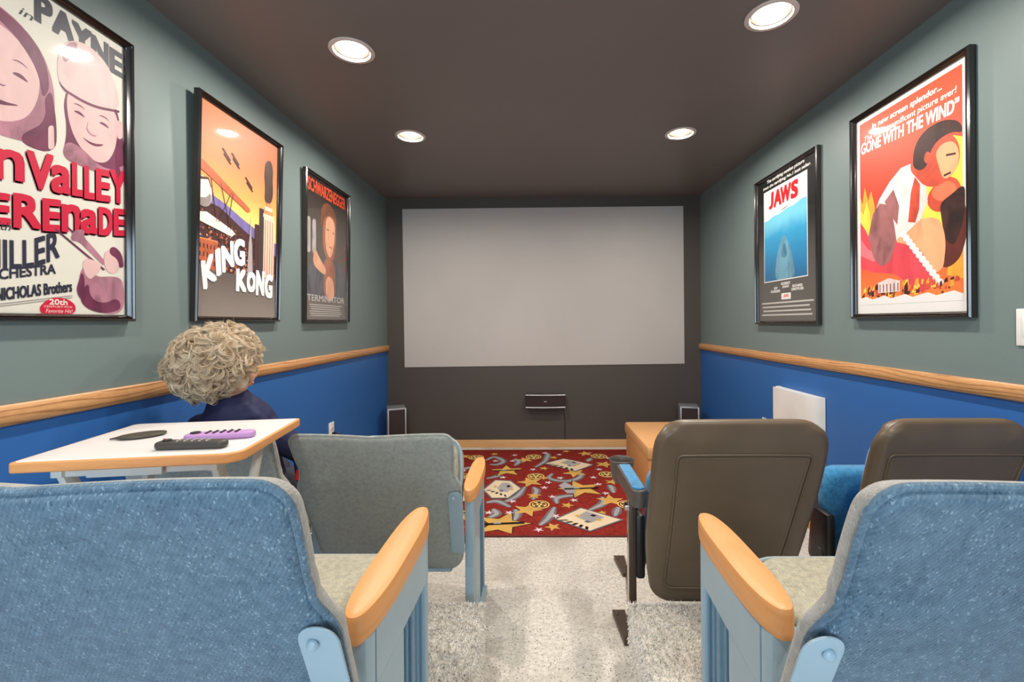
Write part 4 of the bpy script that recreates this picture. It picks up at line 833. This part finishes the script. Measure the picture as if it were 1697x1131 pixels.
# arms
RA = [(-1.085, 1.745, .79), (-.945, 1.80, .675), (-.909, 1.742, .575), (-.907, 1.745, .545)]
LA = [(-1.315, 1.745, .785), (-1.35, 1.82, .66), (-1.29, 1.95, .56), (-1.275, 1.975, .552)]
for A in (RA, LA): limb(g, A, [.046, .034, .024, .021])
def hand(g, wr, d, thumb, pn):
    d = Vector(d).normalized(); t = Vector(thumb).normalized(); n_ = Vector(pn).normalized(); w0 = Vector(wr)
    for k in range(5): ball(g, w0 + d * (.012 + .011 * k), (.017, .017, .017), 10)
    for k in range(4):
        o_ = t * (.021 - .014 * k); L = (.046, .052, .048, .038)[k]; b = w0 + d * .055 + o_
        tube(g, [b, b + d * L * .45 - n_ * .002, b + d * L * .78 - n_ * .012, b + d * L * .9 - n_ * .024], [.0068, .0066, .006, .0052], 8)
    b = w0 + d * .022 + t * .014; tube(g, [b, b + t * .02 + d * .014, b + t * .024 + d * .036 - n_ * .006], [.009, .0078, .0064], 8)
hand(g, RA[3], (.02, .3, -.75), (-.8, .3, .1), (0, -.8, -.2)); hand(g, LA[3], (.3, 1, -.15), (1, -.2, .2), (0, 0, 1))
# legs
for sx in (-1, 1):
    hx_ = PX + sx * .075; limb(g, [(hx_, 1.80, .505), (PX + sx * .10, 2.10, .50), (PX + sx * .10, 2.14, .11), (PX + sx * .10, 2.14, .06)], [.075, .052, .034, .032]); limb(g, [(PX + sx * .10, 2.13, .035), (PX + sx * .105, 2.26, .028)], [.033, .026])
P_ = remesh('person', g, M['skin'], .0042, None, 2)
tag(P_, 'person with curly blond hair in a navy hooded coat, seated behind the tray table', 'person')
bpy.context.view_layer.update()
# clothing
g = bmesh.new()
limb(g, [(PX, 1.78, .50), (PX - .02, 1.765, .64), (PX - .06, 1.74, .76)], [.135, .125, .110])
tube(g, [(-1.315, 1.745, .78), (-1.20, 1.74, .79), (-1.085, 1.745, .78)], [.066, .095, .066], 16)
for A in (RA, LA): limb(g, [A[0], A[1], (Vector(A[1]) * .25 + Vector(A[2]) * .75)], [.064, .048, .035])
# hood lying on the shoulders as a thick rolled collar
tube(g, [(-1.172, 1.690, .935), (-1.172, 1.694, .915), (-1.168, 1.698, .885), (-1.162, 1.71, .845), (-1.17, 1.725, .80)], [.060, .074, .094, .122, .15], 20)
tube(g, [(-1.10, 1.665, .89), (-1.065, 1.675, .85), (-1.04, 1.70, .80)], [.02, .026, .024], 10)
ball(g, (-1.160, 1.672, .85), (.105, .055, .045), 16); ball(g, (-1.15, 1.70, .865), (.095, .07, .04), 16)
remesh('coat', g, M['navy'], .0055, P_, 2, label='navy hooded coat')
g = bmesh.new(); c = (Vector(RA[1]) * .2 + Vector(RA[2]) * .8); tube(g, [c + Vector((.003, .006, .022)), c + Vector((-.001, -.004, -.012))], [.038, .036], 18); bmo('sleeve_cuff', g, M['red'], P_, label='red cuff band on the sleeve')
g = bmesh.new(); c = (Vector(LA[1]) * .2 + Vector(LA[2]) * .8); tube(g, [c + Vector((-.01, -.02, .015)), c + Vector((.006, .012, -.012))], [.037, .035], 18); bmo('sleeve_cuff', g, M['red'], P_)
g = bmesh.new()
for sx in (-1, 1): limb(g, [(PX + sx * .075, 1.80, .515), (PX + sx * .10, 2.10, .505), (PX + sx * .10, 2.14, .14)], [.088, .064, .048])
remesh('trousers', g, M['jeans'], .007, P_, 2)
g = bmesh.new()
for sx in (-1, 1): limb(g, [(PX + sx * .10, 2.12, .046), (PX + sx * .105, 2.27, .040)], [.046, .038]); tube(g, [(PX + sx * .10, 2.14, .06), (PX + sx * .10, 2.14, .13)], [.044, .046], 14)
bmesh.ops.scale(g, vec=(1, 1, 1), verts=g.verts); remesh('shoes', g, M['black'], .006, P_, 1)
for sx in (-1, 1):
    g = bmesh.new(); ball(g, hp(sx * .030, .0765, .006), (.0115, .007, .006), 14); e_ = bmo('eye', g, M['white'], P_); g = bmesh.new(); ball(g, hp(sx * .030, .0825, .006), (.0045, .002, .0045), 10); bmo('iris', g, plain('iris_brown', (70, 50, 36), .3), e_)
    g = bmesh.new(); tube(g, [hp(sx * .014, .088, .026), hp(sx * .03, .088, .031), hp(sx * .046, .078, .026)], [.0025, .0035, .002], 8); bmo('eyebrow', g, plain('blond_hair', (196, 170, 128), .6), P_)
g = bmesh.new(); tube(g, [hp(-.022, .092, -.055), hp(0, .0985, -.0555), hp(.022, .092, -.055)], [.003, .005, .003], 8); bmo('lips', g, plain('lips', (190, 100, 92), .5), P_)
# curly wig: a soft lumpy core covered with several hundred spiral locks
def hairmat():
    t = NT('curly_hair'); oi = t.n.new('ShaderNodeObjectInfo'); n1 = t.noise(t.mp(), 26, 3, .4); n2 = t.noise(t.mp((1, 1, 6)), 300, 2)
    k = t.ramp(n1, [(.3, lin((182, 154, 120))), (.5, lin((222, 198, 162))), (.7, lin((242, 226, 200)))]); t.color(t.mix(.35, k, t.ramp(n2, [(.3, lin((170, 140, 106))), (.7, lin((246, 232, 208)))]))); return t.fin(.45, 0, .45)
HM = hairmat()
wc = Vector((-1.198, 1.655, 1.048)); RS = (.140, .138, .140)
rng = np.random.default_rng(11)
def wig_r(d):   # radial size of the hair by direction
    n_ = .5 * math.sin(d[0] * 7 + 1) * math.sin(d[2] * 6 + 2) + .4 * math.sin(d[1] * 8 + d[2] * 5)
    return 1 + .06 * n_ + .13 * max(0, d[0]) * max(0, d[2]) * 2 - .22 * max(0, d[0]) * max(0, -d[2]) * 2 + .10 * max(0, -d[0]) * max(0, .3 - abs(d[2] + .2)) * 3
g = bmesh.new(); q = bmesh.ops.create_icosphere(g, subdivisions=4, radius=1)
for v in g.verts:
    d = v.co.normalized(); k = wig_r(d) * .90
    lx_ = HR.transposed() @ d
    if lx_.y > .35 and lx_.z < .25: k *= .50          # open at the face
    if d.z < -.55: k *= .86
    v.co = wc + Vector((d.x * RS[0], d.y * RS[1], d.z * RS[2])) * k
core = bmo('hair', g, HM, P_, label='curly blond wig of loose ringlets')
V, F = [], []; NS = 3
cnt = 0
while cnt < 760:
    d = Vector(rng.normal(0, 1, 3)).normalized(); lx_ = HR.transposed() @ d
    if lx_.y > .42 and lx_.z < .35: continue
    if d.z < -.88: continue
    cnt += 1
    base = wc + Vector((d.x * RS[0], d.y * RS[1], d.z * RS[2])) * wig_r(d) * rng.uniform(.90, 1.0)
    tdir = (Vector(rng.normal(0, 1, 3)) + Vector((0, 0, -.7))); tdir = (tdir - d * tdir.dot(d)).normalized(); bt = d.cross(tdir)
    R_ = rng.uniform(.011, .026); turn = rng.uniform(2.6, 5.2) * rng.choice([-1, 1]); lift = rng.uniform(.004, .02); wid = rng.uniform(.004, .008); n_ = 12
    for q_ in range(15):
        o1, o2 = rng.normal(0, wid * .5), rng.normal(0, .0022); rs = R_ * (1 + o1 / R_); dl = rng.uniform(-.12, .12); r0 = rng.uniform(.0005, .0009); end = rng.uniform(.8, 1.1)
        i0 = len(V); pts = []
        for k in range(n_):
            t = k / (n_ - 1) * end; a = turn * t + dl
            pts.append(base + tdir * (rs * math.sin(abs(a)) ) + bt * (math.copysign(1, turn) * rs * (1 - math.cos(a))) + tdir * .012 * t + d * (lift * math.sin(PI * min(t, 1)) + o2 - .012 * t * t))
        for k, p in enumerate(pts):
            t = (pts[min(k + 1, n_ - 1)] - pts[max(k - 1, 0)]).normalized(); a_ = t.cross(d); a_ = a_.normalized() if a_.length > 1e-4 else bt; b_ = t.cross(a_); rr_ = r0 * (1 - .75 * (k / (n_ - 1)) ** 3)
            for j in range(NS): V.append(p + (a_ * math.cos(2 * PI * j / NS) + b_ * math.sin(2 * PI * j / NS)) * rr_)
        for k in range(n_ - 1):
            for j in range(NS): F.append((i0 + k * NS + j, i0 + k * NS + (j + 1) % NS, i0 + (k + 1) * NS + (j + 1) % NS, i0 + (k + 1) * NS + j))
for _ in range(1400):   # loose flyaway hairs
    d = Vector(rng.normal(0, 1, 3)).normalized(); lx_ = HR.transposed() @ d
    if (lx_.y > .42 and lx_.z < .35) or d.z < -.8: continue
    p = wc + Vector((d.x * RS[0], d.y * RS[1], d.z * RS[2])) * wig_r(d) * .98; v = (d + Vector(rng.normal(0, .9, 3))).normalized(); ax_ = Vector(rng.normal(0, 1, 3)).normalized(); i0 = len(V); sp = rng.uniform(.2, .55); st = rng.uniform(.003, .0055)
    for k in range(10):
        a_ = v.orthogonal().normalized(); b_ = v.cross(a_); r_ = .0005 * (1 - k / 12)
        for j in range(3): V.append(p + (a_ * math.cos(2.094 * j) + b_ * math.sin(2.094 * j)) * r_)
        v = (Matrix.Rotation(sp, 3, ax_) @ v).normalized(); p = p + v * st
    for k in range(9):
        for j in range(3): F.append((i0 + k * 3 + j, i0 + k * 3 + (j + 1) % 3, i0 + k * 3 + 3 + (j + 1) % 3, i0 + k * 3 + 3 + j))
mesh('ringlets', V, F, HM, parent=core, angle=0, kind='stuff')

# ------------------------------------------------------------------ things along the front of the room
def speaker(loc, rz, label, sm):
    r = tag(empty('floor_speaker', loc, (0, 0, rz)), label, 'speaker', 'small speakers in the front corners')
    W_, D_, H_ = .165, .19, .425
    box('cabinet', (0, 0, H_ / 2), (W_, D_, H_), M[sm], .006, r)
    g = bmesh.new(); y = -D_ / 2 - .006
    for sx in (-1, 1): bx(g, (sx * (W_ / 2 - .008), y, H_ / 2), (.014, .014, H_ - .004), .003)
    for z in (.012, H_ - .008): bx(g, (0, y, z), (W_ - .02, .012, .012), .002)
    bmo('front_frame', g, M['silver'], r)
    box('grille', (0, y + .001, H_ / 2), (W_ - .03, .006, H_ - .03), M['grille'], .002, r)
    for sx in (-1, 1):
        for sy in (-1, 1):
            g = bmesh.new(); disc(g, (sx * .06, sy * .07, -.004), .012, .010, n=14, bev=.002); bmo('foot', g, M['rubber'], r)
speaker((-1.285, 4.07, .0095), math.radians(22), 'grey floor speaker in the left front corner with a dark cloth grille', 'silver')
speaker((1.385, 4.09, .0095), math.radians(-12), 'silver floor speaker in the right front corner, half hidden by the tan box', 'silver')
r = tag(empty('centre_speaker', (.085, YF, .45)), 'slim black centre speaker with two silver bars mounted below the screen', 'speaker')
o_ = round_poly([(-.186, -.062), (.186, -.062), (.186, .062), (-.186, .062)], .012, 4)
V, F = pad(o_, .075, .008, 5, .0, lambda x_, y_, z_: (x_, y_ - .088 + .35 * x_ * x_, z_)); mesh('cabinet', V, F, M['grille'], parent=r)
for z in (-.056, .060):
    g = bmesh.new(); tube(g, [(x_, -.090 + .35 * x_ * x_, z) for x_ in np.linspace(-.186, .186, 9)], .0075, 10); bmo('silver_bar', g, M['silver'], r, label='silver trim bar')
box('badge', (0, -.0905, .0), (.03, .003, .006), M['silver'], .001, r, label='tiny silver badge'); box('wall_bracket', (0, -.010, 0), (.12, .019, .06), M['black'], .002, r)
g = bmesh.new(); tube(g, [(.262, YF - .02, .395), (.263, YF - .006, .36), (.272, YF - .005, .25), (.270, YF - .005, .12), (.274, YF - .017, .078)], .0028, 8)
tag(bmo('speaker_cable', g, M['black'], None), 'thin black cable running down the dark wall from the centre speaker', 'cable')
# tan box with an overhanging lid
r = tag(empty('storage_box', (1.02, 3.16, .0095), (0, 0, 0)), 'tan leather-look box ottoman with overhanging lid beside the aisle seat', 'ottoman')
W_, D_, H_ = .66, .72, .405
box('body', (0, 0, (H_ - .08) / 2), (W_ - .02, D_ - .02, H_ - .08), M['tand'], .012, r)
box('lid', (0, 0, H_ - .045), (W_, D_, .085), M['tan'], .018, r)
for x_ in (-.16, .16): box('front_panel', (x_, -D_ / 2 + .008, .155), (.27, .012, .23), M['tan'], .006, r)
# wall plates
def plate(name, loc, rz, label, cat, w_, h_, kind):
    r = tag(empty(name, loc, (0, 0, rz)), label, cat)
    box('cover_plate', (0, -.003, 0), (w_, .006, h_), M['white'], .0018, r)
    if kind == 'outlet':
        for z in (-.02, .02):
            g = bmesh.new(); bx(g, (0, -.0075, z), (.026, .004, .026), .003); q_ = bmo('socket', g, M['white'], r)
            for x_ in (-.006, .006): box('slot', (x_, -.0098, z + .002), (.002, .001, .009), M['black'], 0, q_)
    else:
        for x_ in ((-.023, .023) if w_ > .1 else (0,)): box('rocker', (x_, -.008, 0), (.03, .006, .062), M['white'], .002, r)
    g = bmesh.new(); ball(g, (0, -.0065, h_ / 2 - .012), (.003, .0015, .003), 8); bmo('screw', g, M['silver'], r)
plate('wall_outlet', (XL, 3.095, .45), PI / 2, 'white power outlet low on the blue left wall with a black plug', 'outlet', .075, .12, 'outlet')
plate('wall_outlet', (XR, 3.09, .468), -PI / 2, 'white power outlet low on the blue right wall beside the white wall panel', 'outlet', .075, .12, 'outlet')
plate('light_switch', (XR, 1.42, 1.172), -PI / 2, 'white double light switch on the right wall at the right edge of view', 'switch', .12, .12, 'switch')
g = bmesh.new(); bx(g, (XL + .022, 3.095, .43), (.024, .026, .026), .004); tube(g, [(XL + .034, 3.095, .43), (XL + .06, 3.12, .425), (XL + .05, 3.20, .37), (XL + .03, 3.4, .2), (XL + .025, 3.6, .09)], .0035, 8)
tag(bmo('plug_and_cord', g, M['black'], None), 'black plug and cord in the outlet on the left wall', 'cord')
# white panel with a bowed front on the right wall
r = tag(empty('wall_panel', (XR, 2.667, .405), (0, 0, -PI / 2)), 'white bow-fronted panel on the blue right wall above the cinema seats', 'wall panel')
z1_ = .370; sec = [(.265, -.003), (.265, -.035), (.20, -.055), (.05, -.04), (-.20, -.03), (-.262, -.052), (-.268, -.05), (-.268, -.003)]
g = bmesh.new(); sec = [(-.217, -.003), (-.217, -.054), (-.212, -.060), (.10, -.060), (.14, -.057), (.175, -.047), (.205, -.028), (.217, -.003)]
A = [g.verts.new((x_, y_, 0)) for x_, y_ in sec]; B = [g.verts.new((x_, y_, z1_)) for x_, y_ in sec]
for k in range(len(sec)): g.faces.new((A[k], A[(k + 1) % len(sec)], B[(k + 1) % len(sec)], B[k]))
g.faces.new(A[::-1]); g.faces.new(B); bmesh.ops.recalc_face_normals(g, faces=g.faces); bmo('bowed_front', g, M['white'], r, angle=35)
box('hinge_tab', (-.200, -.030, z1_ + .003), (.014, .03, .006), M['white'], .002, r)
